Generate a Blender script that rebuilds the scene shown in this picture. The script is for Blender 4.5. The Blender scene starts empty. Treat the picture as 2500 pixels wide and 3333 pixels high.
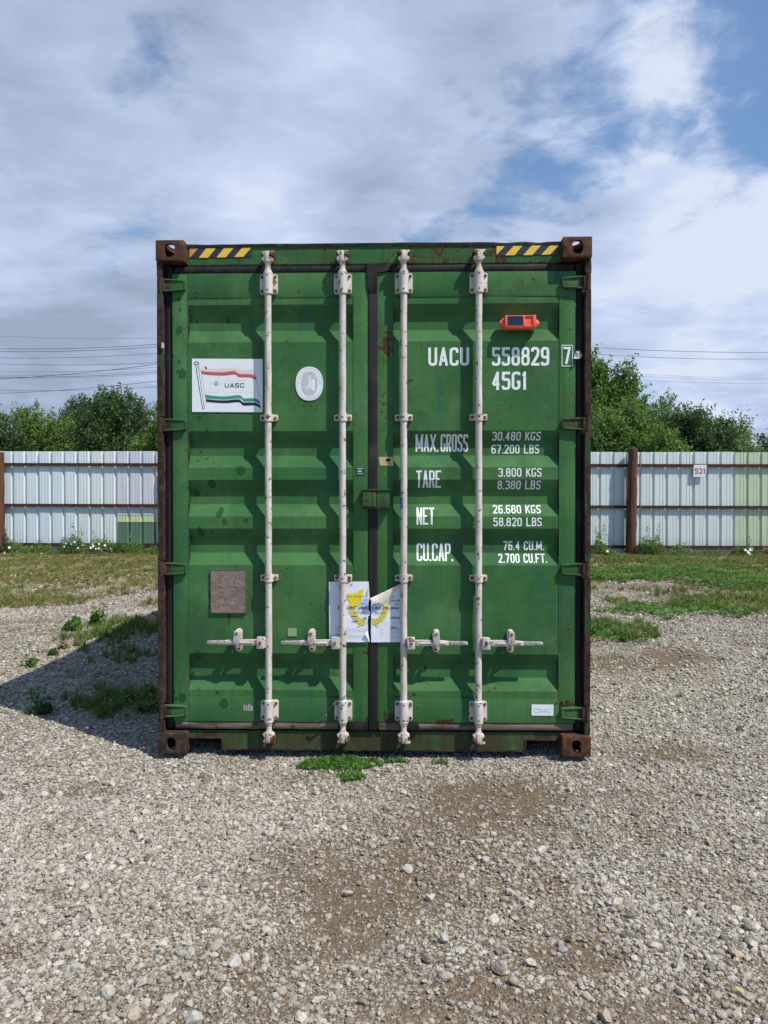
import bpy, bmesh, math, random
import numpy as np
from mathutils import Vector, Matrix
R = math.radians
PI = math.pi
random.seed(7)
rng = np.random.default_rng(7)
scene = bpy.context.scene
COL = scene.collection

# ------------------------------------------------------------------ camera
CAM = Vector((0.16162, -4.20563, 1.41584)); YAW, PITCH, ROLL = 0.0231968, -0.0110961, -0.0004488
FPX = 2450.0
FWD = Vector((-math.sin(YAW)*math.cos(PITCH), math.cos(YAW)*math.cos(PITCH), math.sin(PITCH)))
RGT0 = Vector((math.cos(YAW), math.sin(YAW), 0)); UP0 = RGT0.cross(FWD)
RGT = RGT0*math.cos(ROLL) + UP0*math.sin(ROLL); UPV = -RGT0*math.sin(ROLL) + UP0*math.cos(ROLL)
cd = bpy.data.cameras.new('camera'); cam = bpy.data.objects.new('camera', cd); COL.objects.link(cam)
M3 = Matrix((RGT, UPV, -FWD)).transposed()
cam.matrix_world = Matrix.Translation(CAM) @ M3.to_4x4()
cd.sensor_fit = 'VERTICAL'; cd.sensor_height = 36; cd.sensor_width = 27; cd.lens = 36*FPX/3333
cd.clip_start = 0.05; cd.clip_end = 3000
scene.camera = cam

# ------------------------------------------------------------------ light
SUN_DIR = Vector((1.68, -1.06, 2.88)).normalized()
ELEV = math.asin(SUN_DIR.z); AZ = math.atan2(SUN_DIR.x, SUN_DIR.y)
sd = bpy.data.lights.new('sun', 'SUN'); sd.energy = 5.0; sd.angle = R(0.53); sd.color = (1.0, .945, .85)
so = bpy.data.objects.new('sun', sd); COL.objects.link(so); so.location = (8, -6, 15)
so.rotation_euler = SUN_DIR.to_track_quat('Z', 'Y').to_euler()
scene.view_settings.view_transform = 'Standard'; scene.view_settings.look = 'None'
scene.view_settings.gamma = 1; scene.view_settings.use_curve_mapping = False
scene.view_settings.exposure = 0.2
scene.render.engine = 'CYCLES'
scene.cycles.max_bounces = 6; scene.cycles.diffuse_bounces = 3; scene.cycles.transparent_max_bounces = 8
scene.cycles.use_denoising = True

class NT:
    """tiny node-tree writer"""
    def __init__(s, tree): s.t = tree; s.n = tree.nodes; s.l = tree.links
    def put(s, sock, v):
        if v is None: return
        if isinstance(v, bpy.types.NodeSocket): s.l.new(v, sock)
        elif isinstance(v, (tuple, list)) and sock.type == 'RGBA' and len(v) == 3: sock.default_value = (*v, 1)
        else: sock.default_value = v
    def node(s, typ, props=None, out=0, **ins):
        n = s.n.new(typ)
        for k, v in (props or {}).items(): setattr(n, k, v)
        for k, v in ins.items():
            k2 = int(k[1:]) if k[0] == 'i' and k[1:].isdigit() else k.replace('_', ' ')
            s.put(n.inputs[k2], v)
        return n.outputs[out]
    def math(s, op, a, b=0.0, c=0.0, clamp=False):
        return s.node('ShaderNodeMath', dict(operation=op, use_clamp=clamp), i0=a, i1=b, i2=c)
    def vmath(s, op, a, b=(0, 0, 0), out=0): return s.node('ShaderNodeVectorMath', dict(operation=op), out=out, i0=a, i1=b)
    def noise(s, vec, scale, detail=4, rough=.55, out=0, dist=0.0):
        return s.node('ShaderNodeTexNoise', out=out, Vector=vec, Scale=scale, Detail=detail, Roughness=rough, Distortion=dist)
    def vor(s, vec, scale, out=0, feature='F1', rand=1.0):
        return s.node('ShaderNodeTexVoronoi', dict(feature=feature), out=out, Vector=vec, Scale=scale, Randomness=rand)
    def remap(s, v, a, b, c=0.0, d=1.0, smooth=True):
        return s.node('ShaderNodeMapRange', dict(interpolation_type='SMOOTHSTEP' if smooth else 'LINEAR', clamp=True), i0=v, i1=a, i2=b, i3=c, i4=d)
    def mix(s, f, a, b, mode='MIX'):
        n = s.n.new('ShaderNodeMix'); n.data_type = 'RGBA'; n.blend_type = mode
        s.put(n.inputs[0], f); s.put(n.inputs[6], a); s.put(n.inputs[7], b); return n.outputs[2]
    def ramp(s, f, stops, interp='LINEAR'):
        n = s.n.new('ShaderNodeValToRGB'); cr = n.color_ramp; cr.interpolation = interp
        while len(cr.elements) < len(stops): cr.elements.new(.5)
        for e, (p, c) in zip(cr.elements, stops): e.position = p; e.color = (*c, 1)
        s.put(n.inputs[0], f); return n.outputs[0]
    def mapping(s, vec, loc=(0, 0, 0), scale=(1, 1, 1)):
        return s.node('ShaderNodeMapping', Vector=vec, Location=loc, Scale=scale)
    def blob(s, vec, c, r):
        """1 in the middle of an ellipsoid of radii r round c, 0 outside"""
        v = s.vmath('SUBTRACT', vec, c); v = s.vmath('DIVIDE', v, r)
        return s.remap(s.vmath('LENGTH', v, out=1), 0.0, 1.0, 1.0, 0.0)

# ------------------------------------------------------------------ sky
world = bpy.data.worlds.new('World'); scene.world = world; world.use_nodes = True
w = NT(world.node_tree); w.n.clear()
sky = w.n.new('ShaderNodeTexSky'); sky.sky_type = 'NISHITA'; sky.sun_disc = False
sky.sun_elevation = ELEV; sky.sun_rotation = AZ; sky.air_density = 1.0; sky.dust_density = .6; sky.ozone_density = 1.5
gen = w.node('ShaderNodeTexCoord', out=0)
sep = w.n.new('ShaderNodeSeparateXYZ'); w.l.new(gen, sep.inputs[0])
dx, dy, dz = sep.outputs
den = w.math('ADD', w.math('MAXIMUM', dz, 0.0), 0.22)
px_ = w.math('DIVIDE', dx, den); py_ = w.math('DIVIDE', dy, den)
pv = w.node('ShaderNodeCombineXYZ', X=px_, Y=py_, Z=0.37)
n_big = w.noise(w.mapping(pv, (3.1, .4, 0), (1, 1, 1)), 1.3, 3, .5)
n_fine = w.noise(w.mapping(pv, (7.7, 2.4, 0), (1, 1, 1)), 3.2, 8, .56, dist=.15)
n_mix = w.math('ADD', w.math('MULTIPLY', n_big, .5), w.math('MULTIPLY', n_fine, .5))
# the overcast is torn open in a few places; each gap or bank sits in its own direction of the sky
def sky_dir(px, py): return tuple((FWD + RGT*((px-1250)/FPX) - UPV*((py-1666.5)/FPX)).normalized())
def patches(lst):
    tot = None
    for (px, py, ang, s_) in lst:
        d = w.vmath('DISTANCE', gen, sky_dir(px*1.507, py*1.507), out=1)
        v = w.remap(d, 0.0, ang, s_, 0.0) if s_ else d; tot = v if tot is None else w.math('ADD', tot, v)
    return tot
gaps = patches([(1560, 30, .30, .20), (1330, 150, .16, .17), (1130, 270, .16, .13), (1640, 250, .22, .14), (1430, 420, .14, .13), (1130, 465, .12, .12), (1000, 400, .14, .06), (270, 30, .12, .12), (1640, 420, .12, .12), (1020, 150, .12, .05)])
banks = patches([(1500, 110, .10, .22), (1430, 210, .14, .22), (1280, 330, .16, .14), (1590, 500, .16, .2), (1420, 600, .2, .12), (600, 470, .16, .10), (700, 180, .14, .08)])
thin_b = w.remap(dy, 0.25, -.35, 0.0, .36)
n_edge = w.noise(w.mapping(pv, (4.1, 6.6, 0), (1, 1, 1)), 5.5, 8, .6, dist=.3)
cover = w.math('ADD', w.math('SUBTRACT', w.math('SUBTRACT', w.math('ADD', w.math('MULTIPLY', n_mix, .5), w.math('MULTIPLY', n_edge, .5)), w.math('MULTIPLY', gaps, .62)), thin_b), w.math('MULTIPLY', banks, .42))
mask = w.remap(cover, .285, .445, .13, 1.0)
n_sh = w.noise(w.mapping(pv, (1.3, 9.2, 0), (1, 1.2, 1)), 1.5, 8, .52, dist=.25)
lightb = patches([(1500, 110, .12, .16), (1400, 220, .16, .14), (1600, 470, .16, .16), (1380, 590, .14, .10), (590, 470, .12, .16), (1500, 690, .22, .14), (1620, 560, .15, .10), (700, 180, .12, .10), (180, 290, .15, .06), (900, 250, .3, .06)])
darkb = patches([(1150, 60, .22, .10), (120, 380, .2, .07), (60, 130, .25, .06), (1330, 770, .08, .06), (60, 800, .3, .10), (250, 620, .25, .07), (450, 380, .2, .05), (150, 700, .2, .05)])
n_s2 = w.math('MULTIPLY', w.math('SUBTRACT', w.noise(w.mapping(pv, (6.3, 1.2, 0), (1, 1.3, 1)), 4.6, 8, .58, dist=.35), .5), .42)
shade = w.remap(w.math('ADD', w.math('ADD', w.math('ADD', n_sh, n_s2), w.math('SUBTRACT', lightb, darkb)), w.math('MULTIPLY', w.math('SUBTRACT', mask, 1.0), .18)), .28, .66, smooth=False)
ccol = w.ramp(shade, [(0.0, (2.9, 3.55, 4.7)), (.45, (4.1, 4.9, 6.6)), (.75, (5.1, 5.95, 7.9)), (1.0, (6.4, 7.0, 8.3))])
skyc = w.mix(1.0, sky.outputs[0], (.92, 1.18, 1.38), 'MULTIPLY')
final = w.mix(w.math('MULTIPLY', mask, .96), skyc, ccol)
bg = w.n.new('ShaderNodeBackground'); w.l.new(final, bg.inputs[0]); bg.inputs[1].default_value = 0.10
wo = w.n.new('ShaderNodeOutputWorld'); w.l.new(bg.outputs[0], wo.inputs[0])

# ------------------------------------------------------------------ materials
def new_mat(name):
    m = bpy.data.materials.new(name); m.use_nodes = True; n = NT(m.node_tree); n.n.clear()
    n.out = n.n.new('ShaderNodeOutputMaterial'); n.b = n.n.new('ShaderNodeBsdfPrincipled')
    n.l.new(n.b.outputs[0], n.out.inputs[0]); n.oc = n.node('ShaderNodeTexCoord', out=3)
    n.geo = n.node('ShaderNodeNewGeometry', out=0); n.m = m
    return n
def fin(n, col, rough=.6, metal=0.0, bump=None, bstr=.3, bdist=.002, spec=None):
    n.put(n.b.inputs['Base Color'], col); n.put(n.b.inputs['Roughness'], rough); n.put(n.b.inputs['Metallic'], metal)
    if spec is not None: n.b.inputs['Specular IOR Level'].default_value = spec
    if bump is not None:
        bn = n.node('ShaderNodeBump', Strength=bstr, Distance=bdist, Height=bump); n.l.new(bn, n.b.inputs['Normal'])
    return n.m
def flat(name, col, rough=.6, metal=0.0, var=.12, scale=30, spec=None):
    n = new_mat(name); f = n.noise(n.geo, scale, 4)
    c = n.mix(f, tuple(x*(1-var) for x in col), tuple(min(1, x*(1+var)) for x in col))
    return fin(n, c, rough, metal, f, .15, .001, spec)

G1, G2 = (.032, .112, .034), (.060, .158, .052)
RUST = [(0.0, (.022, .014, .009)), (.5, (.055, .032, .020)), (1.0, (.11, .065, .040))]
def paint(name, rust=.0, blobs=(), stains=False, dirt=.0, streak=0.0, tint=1.0, runs=False):
    n = new_mat(name); p = n.geo
    big = n.noise(p, 1.7, 5, .6); fine = n.noise(p, 60, 3)
    c = n.mix(n.remap(big, .35, .65), tuple(x*tint for x in G1), tuple(x*tint for x in G2))
    # faded yellowish and bluish veils
    c = n.mix(n.remap(n.noise(n.mapping(p, (5, 0, 2), (1, 1, .6)), 3.1, 5), .52, .75, 0, .5), c, (.062, .165, .050))
    c = n.mix(n.remap(n.noise(n.mapping(p, (9, 0, 4), (1.6, 1, .7)), 3.4, 5, dist=.6), .56, .70, 0, .6), c, (.020, .105, .062))
    c = n.mix(n.remap(fine, .3, .75, 0, .16), c, (.08, .18, .09))
    # rain runs
    run = n.noise(n.mapping(p, (0, 0, 0), (22, 22, .8)), 1.6, 4)
    c = n.mix(n.remap(run, .52, .72, 0, .30 + streak), c, (.022, .070, .030))
    grime = n.noise(n.mapping(p, (3, 1, 8), (1.2, 1.2, .9)), 2.6, 7, .68); c = n.mix(n.remap(grime, .46, .66, 0, .62), c, (.026, .072, .032))
    chalk = n.noise(n.mapping(p, (8, 2, 3), (1.5, 1.5, 1)), 3.6, 7, .66); c = n.mix(n.remap(chalk, .54, .72, 0, .42), c, (.100, .185, .095))
    scr = n.noise(n.mapping(p, (1, 1, 1), (3, 3, 60)), 2.0, 3); c = n.mix(n.remap(scr, .69, .73, 0, .35), c, (.10, .20, .11))
    if stains:
        spot = None
        for sc_, off_, mul_ in ((12.0, 0.0, .50), (19.0, 3.3, .46), (8.0, 7.1, .34)):
            pm = n.mapping(p, (off_, 0, off_*.7), (1, .02, .85)); d = n.vor(pm, sc_); cellc = n.vor(pm, sc_, out=1)
            cs = n.node('ShaderNodeSeparateColor', i0=cellc)
            rad = n.math('MULTIPLY', n.math('MAXIMUM', n.math('SUBTRACT', cs, .30), 0), mul_)
            wob = n.math('MULTIPLY', n.noise(p, 26, 2), .12)
            q_ = n.remap(n.math('SUBTRACT', n.math('ADD', d, wob), n.math('ADD', rad, .045)), -.012, .012, 1, 0)
            spot = q_ if spot is None else n.math('MAXIMUM', spot, q_)
        area = n.math('MAXIMUM', n.blob(p, (-.98, .05, 2.3), (.24, 9, .62)), n.math('MAXIMUM', n.blob(p, (-.90, .05, 1.45), (.30, 9, .36)), n.blob(p, (-1.0, .05, .35), (.22, 9, .35))))
        area = n.remap(area, .02, .12)
        c = n.mix(n.math('MULTIPLY', n.math('MULTIPLY', spot, area), .88), c, (.015, .066, .019))
    # chips and rust pits
    pit = n.noise(n.mapping(p, (0, 0, 0), (1, 1, .45 if runs else 1)), 42, 4, .65); patch = n.noise(n.mapping(p, (2, 3, 1)), 4.2, 4)
    bias = n.math('MULTIPLY', n.remap(patch, .42, .72), .16)
    base = n.math('ADD', n.math('ADD', pit, bias), rust)
    for (cc, rr, s) in blobs: base = n.math('ADD', base, n.math('MULTIPLY', n.blob(p, cc, rr), s))
    rm = n.remap(base, .735, .77)
    halo = n.remap(base, .66, .74, 0, .55)
    c = n.mix(halo, c, (.085, .115, .032))
    rc = n.ramp(n.noise(p, 90, 3), RUST)
    c = n.mix(rm, c, rc)
    if dirt > 0:
        dn = n.remap(n.noise(n.mapping(p, (0, 0, 5), (6, 6, 1.4)), 2.2, 6, .7), .62-dirt, .80-dirt*.6)
        c = n.mix(n.math('MULTIPLY', dn, .8), c, (.050, .032, .020))
    hgt = n.math('SUBTRACT', n.math('MULTIPLY', n.noise(p, 9, 3), .8), n.math('MULTIPLY', rm, .15))
    return fin(n, c, n.remap(rm, 0, 1, .6, .9), 0, hgt, .45, .005, .12)
DOORB = [((.07, .05, 2.30), (.07, 9, .20), .22), ((.07, .05, 1.98), (.07, 9, .22), .20), ((.10, .05, .19), (.12, 9, .06), .28), ((.38, .05, .18), (.12, 9, .04), .26),
         ((.07, .05, .25), (.03, 9, .5), .10), ((-.02, .05, .3), (.03, 9, .6), .12), ((1.1, .05, .28), (.09, 9, .05), .24), ((.86, .05, 2.66), (.2, 9, .06), .13), ((-.04, .05, .19), (.07, 9, .06), .22),
         ((.70, .05, 2.42), (.14, 9, .10), .07), ((-.85, .05, .75), (.10, 9, .10), .05), ((.22, .05, .33), (.14, 9, .02), .22), ((-.82, .05, .76), (.018, 9, .06), .30), ((-.93, .05, .90), (.012, 9, .05), .2)]
M = {}
M['paint'] = paint('green_paint', 0.0, DOORB, True)
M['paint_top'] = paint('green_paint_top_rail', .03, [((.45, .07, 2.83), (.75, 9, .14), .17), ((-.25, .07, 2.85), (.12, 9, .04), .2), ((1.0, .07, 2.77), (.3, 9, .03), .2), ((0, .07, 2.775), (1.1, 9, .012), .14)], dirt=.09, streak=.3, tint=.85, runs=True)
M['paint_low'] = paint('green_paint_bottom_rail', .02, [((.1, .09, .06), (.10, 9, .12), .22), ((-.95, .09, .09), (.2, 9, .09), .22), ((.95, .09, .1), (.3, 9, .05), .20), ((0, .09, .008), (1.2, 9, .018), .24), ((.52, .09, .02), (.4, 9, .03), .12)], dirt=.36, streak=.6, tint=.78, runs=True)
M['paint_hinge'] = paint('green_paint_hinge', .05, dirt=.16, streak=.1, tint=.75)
def rust_mat(name, stops, green=0.0):
    n = new_mat(name); p = n.geo
    f = n.noise(p, 24, 7, .65); c = n.ramp(n.remap(f, .3, .7), stops)
    c = n.mix(n.remap(n.noise(p, 130, 3), .55, .75, 0, .5), c, stops[0][1])
    if green: c = n.mix(n.remap(n.noise(n.mapping(p, (0, 0, 0), (2, 2, .7)), 7, 5, .6), .60-green, .66-green), c, (.022, .060, .024))
    return fin(n, c, .85, 0, n.noise(p, 70, 5, .7), .6, .003, .3)
M['rust'] = rust_mat('rusted_steel', [(0, (.030, .014, .009)), (.55, (.072, .031, .018)), (1, (.14, .06, .034))])
M['rust_dark'] = rust_mat('dark_rusted_steel', [(0, (.018, .011, .009)), (.55, (.042, .024, .017)), (1, (.085, .045, .03))])
M['post'] = rust_mat('rusted_post_paint', [(0, (.014, .009, .008)), (.55, (.038, .020, .015)), (1, (.088, .040, .027))], .045)
M['lip'] = rust_mat('lip_shadow_and_dark_seam', [(0, (.008, .008, .008)), (.55, (.020, .018, .014)), (1, (.05, .03, .02))], .02)
M['bolt'] = rust_mat('rusted_bolt', [(0, (.04, .022, .016)), (.55, (.12, .075, .05)), (1, (.24, .16, .12))])
def rubber():
    n = new_mat('black_rubber'); p = n.geo
    c = n.mix(n.remap(n.noise(n.mapping(p, (0, 0, 0), (30, 30, 1.2)), 1, 4), .35, .75), (.007, .007, .008), (.024, .022, .022))
    c = n.mix(n.remap(n.noise(p, 5, 5), .5, .75, 0, .6), c, (.060, .046, .036))
    return fin(n, c, .7, 0, n.noise(p, 50, 3), .25, .002, .25)
M['rubber'] = rubber()
def muddy():
    n = new_mat('muddy_rubber'); p = n.geo
    c = n.mix(n.remap(n.noise(n.mapping(p, (0, 0, 0), (1.2, 8, 8)), 3, 5), .35, .62), (.040, .031, .026), (.165, .120, .090))
    c = n.mix(n.remap(n.noise(p, 12, 5), .58, .66), c, (.05, .026, .018))
    return fin(n, c, .8, 0, n.noise(p, 60, 3), .3, .002)
M['muddy'] = muddy()
def whitepaint():
    n = new_mat('chalky_white_paint'); p = n.geo
    c = n.mix(n.remap(n.noise(n.mapping(p, (0, 0, 0), (6, 6, 2)), 4, 5), .35, .7), (.46, .41, .365), (.60, .565, .53))
    c = n.mix(n.remap(n.noise(p, 70, 4, .7), .60, .68, 0, .7), c, (.32, .24, .19))
    c = n.mix(n.remap(n.noise(p, 28, 5, .6), .60, .64), c, (.15, .09, .065))
    c = n.mix(n.remap(n.noise(n.mapping(p, (0, 0, 9), (9, 9, 2.5)), 2.5, 6, .7), .54, .70, 0, .55), c, (.36, .285, .23))
    c = n.mix(n.remap(n.noise(n.mapping(p, (0, 3, 0), (40, 40, 3)), 1.2, 4), .58, .72, 0, .35), c, (.40, .33, .28))
    return fin(n, c, .45, 0, n.noise(p, 40, 4), .2, .002, .4)
M['white'] = whitepaint()
def whitedirty():
    n = new_mat('dirty_white_paint'); p = n.geo
    c = n.mix(n.remap(n.noise(p, 16, 5), .3, .7), (.42, .34, .29), (.62, .55, .49))
    c = n.mix(n.remap(n.noise(p, 45, 5, .7), .56, .63, 0, .9), c, (.13, .075, .05))
    return fin(n, c, .6, 0, n.noise(p, 60, 4), .4, .002)
M['white_dirty'] = whitedirty()
def galv():
    n = new_mat('worn_grey_metal'); p = n.geo
    c = n.mix(n.remap(n.noise(p, 60, 5, .7), .35, .65), (.22, .21, .20), (.50, .49, .47))
    return fin(n, c, .5, .3, n.noise(p, 110, 4), .6, .0015)
M['galv'] = galv()
M['hole'] = flat('dark_hole', (.012, .010, .010), .9)
M['inside'] = flat('painted_recess_shade', (.02, .02, .018), .9)
def lettering():
    n = new_mat('white_lettering'); p = n.geo
    c = n.mix(n.remap(n.noise(p, 120, 3), .62, .70), (.74, .78, .78), (.36, .45, .38))
    return fin(n, c, .5)
M['letter'] = lettering()
M['vinyl'] = flat('white_vinyl', (.72, .75, .78), .4, var=.05)
M['vinyl_grey'] = flat('aged_vinyl', (.66, .69, .71), .45, var=.06)
M['v_red'] = flat('red_print', (.50, .085, .105), .45)
M['v_cream'] = flat('faded_pink_print', (.70, .60, .56), .45, var=.08)
M['v_green'] = flat('teal_print', (.03, .27, .18), .45)
M['v_black'] = flat('black_print', (.010, .012, .018), .45)
M['v_grey'] = flat('grey_print', (.30, .32, .33), .5)
M['v_palegrey'] = flat('pale_grey_print', (.45, .48, .50), .5)
M['v_blue'] = flat('pale_blue_print', (.34, .52, .72), .45)
M['v_navy'] = flat('navy_print', (.02, .04, .16), .5)
M['v_skyblue'] = flat('washed_blue_print', (.42, .56, .78), .5)
M['v_yellow'] = flat('yellow_print', (.72, .58, .01), .5)
M['paper'] = flat('white_paper', (.70, .73, .82), .6, var=.05, scale=9)
M['paper_back'] = flat('paper_back', (.74, .70, .62), .7, var=.12, scale=14)
M['yellow_tape'] = flat('yellow_tape', (.72, .47, .055), .4, var=.10)
M['orange_tape'] = flat('scorched_orange_tape', (.62, .26, .05), .5, var=.2)
M['black_tape'] = flat('black_tape', (.022, .025, .032), .4, var=.3)
M['orange'] = flat('orange_plastic', (.80, .12, .055), .45, var=.06)
M['orange_deep'] = flat('dark_orange_plastic', (.55, .05, .022), .5)
M['solar'] = flat('dark_solar_cell', (.008, .012, .030), .2, spec=.6)
def plate():
    n = new_mat('painted_data_plate'); p = n.geo
    c = n.mix(n.remap(n.noise(p, 30, 5), .35, .65), (.175, .125, .105), (.235, .180, .150))
    c = n.mix(n.remap(n.noise(p, 95, 4, .7), .58, .63), c, (.075, .035, .025))
    return fin(n, c, .6, 0, n.noise(p, 130, 3), .5, .002)
M['plate'] = plate(); M['plate_hi'] = flat('plate_relief', (.30, .235, .20), .6)
M['ok_green'] = flat('dark_green_sticker', (.008, .055, .045), .4)
M['manila'] = flat('manila_sticker', (.50, .38, .19), .5, var=.15, scale=60)
M['note'] = flat('pale_green_sticker', (.22, .34, .17), .6, var=.2, scale=60)
M['sblue'] = flat('blue_sticker', (.02, .16, .48), .4)
M['cimc'] = flat('faded_blue_print', (.50, .58, .70), .5)
M['wire'] = flat('rusty_seal_wire', (.14, .15, .09), .6, .3, var=.4, scale=60)
M['tape_clear'] = flat('crumpled_clear_tape', (.45, .47, .47), .3, var=.3, scale=40)
M['cable'] = flat('overhead_cable', (.085, .10, .125), .6)

# ------------------------------------------------------------------ mesh helpers
class MB:
    def __init__(s): s.v = []; s.f = []; s.mi = []; s.mats = []
    def slot(s, m):
        m = M[m] if isinstance(m, str) else m
        if m not in s.mats: s.mats.append(m)
        return s.mats.index(m)
    def add(s, vs, fs, m):
        o = len(s.v); k = s.slot(m); s.v += [tuple(x) for x in vs]
        for f in fs: s.f.append(tuple(i+o for i in f)); s.mi.append(k)
        return s
    def box(s, x0, x1, y0, y1, z0, z1, m, bev=0.0):
        if bev:
            bm = bmesh.new(); bmesh.ops.create_cube(bm, size=1)
            for v in bm.verts: v.co = Vector(((x0+x1)/2+v.co.x*(x1-x0), (y0+y1)/2+v.co.y*(y1-y0), (z0+z1)/2+v.co.z*(z1-z0)))
            bmesh.ops.bevel(bm, geom=bm.edges[:], offset=bev, segments=2, profile=.6, affect='EDGES')
            s.bm(bm, m); return s
        vs = [(x, y, z) for z in (z0, z1) for y in (y0, y1) for x in (x0, x1)]
        return s.add(vs, [(0, 2, 3, 1), (4, 5, 7, 6), (0, 1, 5, 4), (2, 6, 7, 3), (0, 4, 6, 2), (1, 3, 7, 5)], m)
    def bm(s, bm, m, free=True):
        bm.verts.index_update(); s.add([v.co[:] for v in bm.verts], [[v.index for v in f.verts] for f in bm.faces], m)
        if free: bm.free()
    def tube(s, pts, rad, m, n=12, caps=True):
        pts = [Vector(p) for p in pts]; rad = [rad]*len(pts) if not hasattr(rad, '__len__') else rad
        vs = []; N = len(pts)
        d0 = (pts[1]-pts[0]).normalized(); up = Vector((0, 0, 1)) if abs(d0.z) < .9 else Vector((0, 1, 0))
        a = d0.cross(up).normalized()
        for i, p in enumerate(pts):
            d = (pts[min(i+1, N-1)]-pts[max(i-1, 0)]).normalized(); a = (a-d*a.dot(d)).normalized(); b = d.cross(a)
            for k in range(n):
                t = 2*PI*k/n; vs.append(p+(a*math.cos(t)+b*math.sin(t))*rad[i])
        fs = [(i*n+k, i*n+(k+1) % n, (i+1)*n+(k+1) % n, (i+1)*n+k) for i in range(N-1) for k in range(n)]
        if caps: fs += [tuple(range(n-1, -1, -1)), tuple((N-1)*n+k for k in range(n))]
        return s.add(vs, fs, m)
    def prism(s, poly, y0, y1, m, bev=0.0):
        """outline in x,z carried from y0 (front) to y1"""
        n = len(poly); ar = sum(poly[i][0]*poly[(i+1) % n][1]-poly[(i+1) % n][0]*poly[i][1] for i in range(n))
        if ar < 0: poly = poly[::-1]
        if bev:
            bm = bmesh.new(); a = [bm.verts.new((x, y0, z)) for x, z in poly]; b = [bm.verts.new((x, y1, z)) for x, z in poly]
            ff = bm.faces.new(a); bm.faces.new(b[::-1])
            for i in range(n): bm.faces.new((a[i], b[i], b[(i+1) % n], a[(i+1) % n]))
            bmesh.ops.bevel(bm, geom=list(ff.edges), offset=bev, segments=2, profile=.5, affect='EDGES')
            s.bm(bm, m); return s
        vs = [(x, y0, z) for x, z in poly]+[(x, y1, z) for x, z in poly]
        fs = [tuple(range(n)), tuple(range(2*n-1, n-1, -1))]+[(i, n+i, n+(i+1) % n, (i+1) % n) for i in range(n)]
        return s.add(vs, fs, m)
    def sheet(s, poly, y, m):
        n = len(poly); ar = sum(poly[i][0]*poly[(i+1) % n][1]-poly[(i+1) % n][0]*poly[i][1] for i in range(n))
        if ar < 0: poly = poly[::-1]
        return s.add([(x, y, z) for x, z in poly], [tuple(range(n))], m)
    def disc(s, x, y, z, r, m, depth=.004, n=10, dome=.6):
        """low domed bolt head facing -y"""
        s.tube([(x, y, z), (x, y-depth*.7, z), (x, y-depth, z)], [r, r*.92, r*dome], m, n)
    def build(s, name, parent=None, smooth=True, angle=32, loc=None):
        me = bpy.data.meshes.new(name); me.from_pydata(s.v, [], s.f)
        for m in s.mats: me.materials.append(m)
        me.polygons.foreach_set('material_index', s.mi); me.update()
        if smooth:
            me.polygons.foreach_set('use_smooth', [True]*len(me.polygons)); me.set_sharp_from_angle(angle=R(angle))
        o = bpy.data.objects.new(name, me); COL.objects.link(o)
        if parent is not None: o.parent = parent
        if loc: o.location = loc
        return o
def tag(o, label=None, cat=None, group=None, kind=None):
    if label: o['label'] = label
    if cat: o['category'] = cat
    if group: o['group'] = group
    if kind: o['kind'] = kind
    return o
def thing(name, label, cat, loc=(0, 0, 0), group=None):
    o = bpy.data.objects.new(name, None); COL.objects.link(o); o.location = loc; o.empty_display_size = .1
    return tag(o, label, cat, group)
def face(px, py, y=.055):
    """photo pixel -> (x, z) on the upright plane at depth y of the door end"""
    d = FWD + RGT*((px-1250)/FPX) - UPV*((py-1666.5)/FPX); t = (y-CAM.y)/d.y; q = CAM+d*t
    return (q.x, q.z)
def zf(ox, oy, s, y=.055):
    return lambda X, Y, c=None: face(ox+X/s, oy+Y/s, y if c is None else c)
def arc(cx, cz, r, a0, a1, n=8, rz=None):
    rz = rz or r
    return [(cx+r*math.cos(R(a0+(a1-a0)*i/n)), cz+rz*math.sin(R(a0+(a1-a0)*i/n))) for i in range(n+1)]
def rrect(x0, x1, z0, z1, r, n=4):
    return arc(x1-r, z1-r, r, 0, 90, n)+arc(x0+r, z1-r, r, 90, 180, n)+arc(x0+r, z0+r, r, 180, 270, n)+arc(x1-r, z0+r, r, 270, 360, n)
def oval(cx, cz, rx, rz, n=28, p=2.0):
    out = []
    for i in range(n):
        t = 2*PI*i/n; c, s_ = math.cos(t), math.sin(t)
        out.append((cx+rx*math.copysign(abs(c)**(2/p), c), cz+rz*math.copysign(abs(s_)**(2/p), s_)))
    return out
def boolean(name, mb, cutters, parent, mat, bev=0):
    o = mb.build(name, None, False); tmp = []
    for c in cutters:
        q = c.build('cutter', None, False); tmp.append(q)
        md = o.modifiers.new('b', 'BOOLEAN'); md.operation = 'DIFFERENCE'; md.solver = 'EXACT'; md.object = q
    if bev:
        md = o.modifiers.new('v', 'BEVEL'); md.width = bev; md.segments = 2; md.limit_method = 'ANGLE'; md.angle_limit = R(50)
    dg = bpy.context.evaluated_depsgraph_get(); dg.update()
    me = bpy.data.meshes.new_from_object(o.evaluated_get(dg)); me.name = name
    for q in tmp: bpy.data.objects.remove(q, do_unlink=True)
    bpy.data.objects.remove(o, do_unlink=True)
    me.materials.clear(); me.materials.append(mat)
    me.polygons.foreach_set('use_smooth', [True]*len(me.polygons)); me.set_sharp_from_angle(angle=R(32))
    r = bpy.data.objects.new(name, me); COL.objects.link(r); r.parent = parent
    return r

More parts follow.
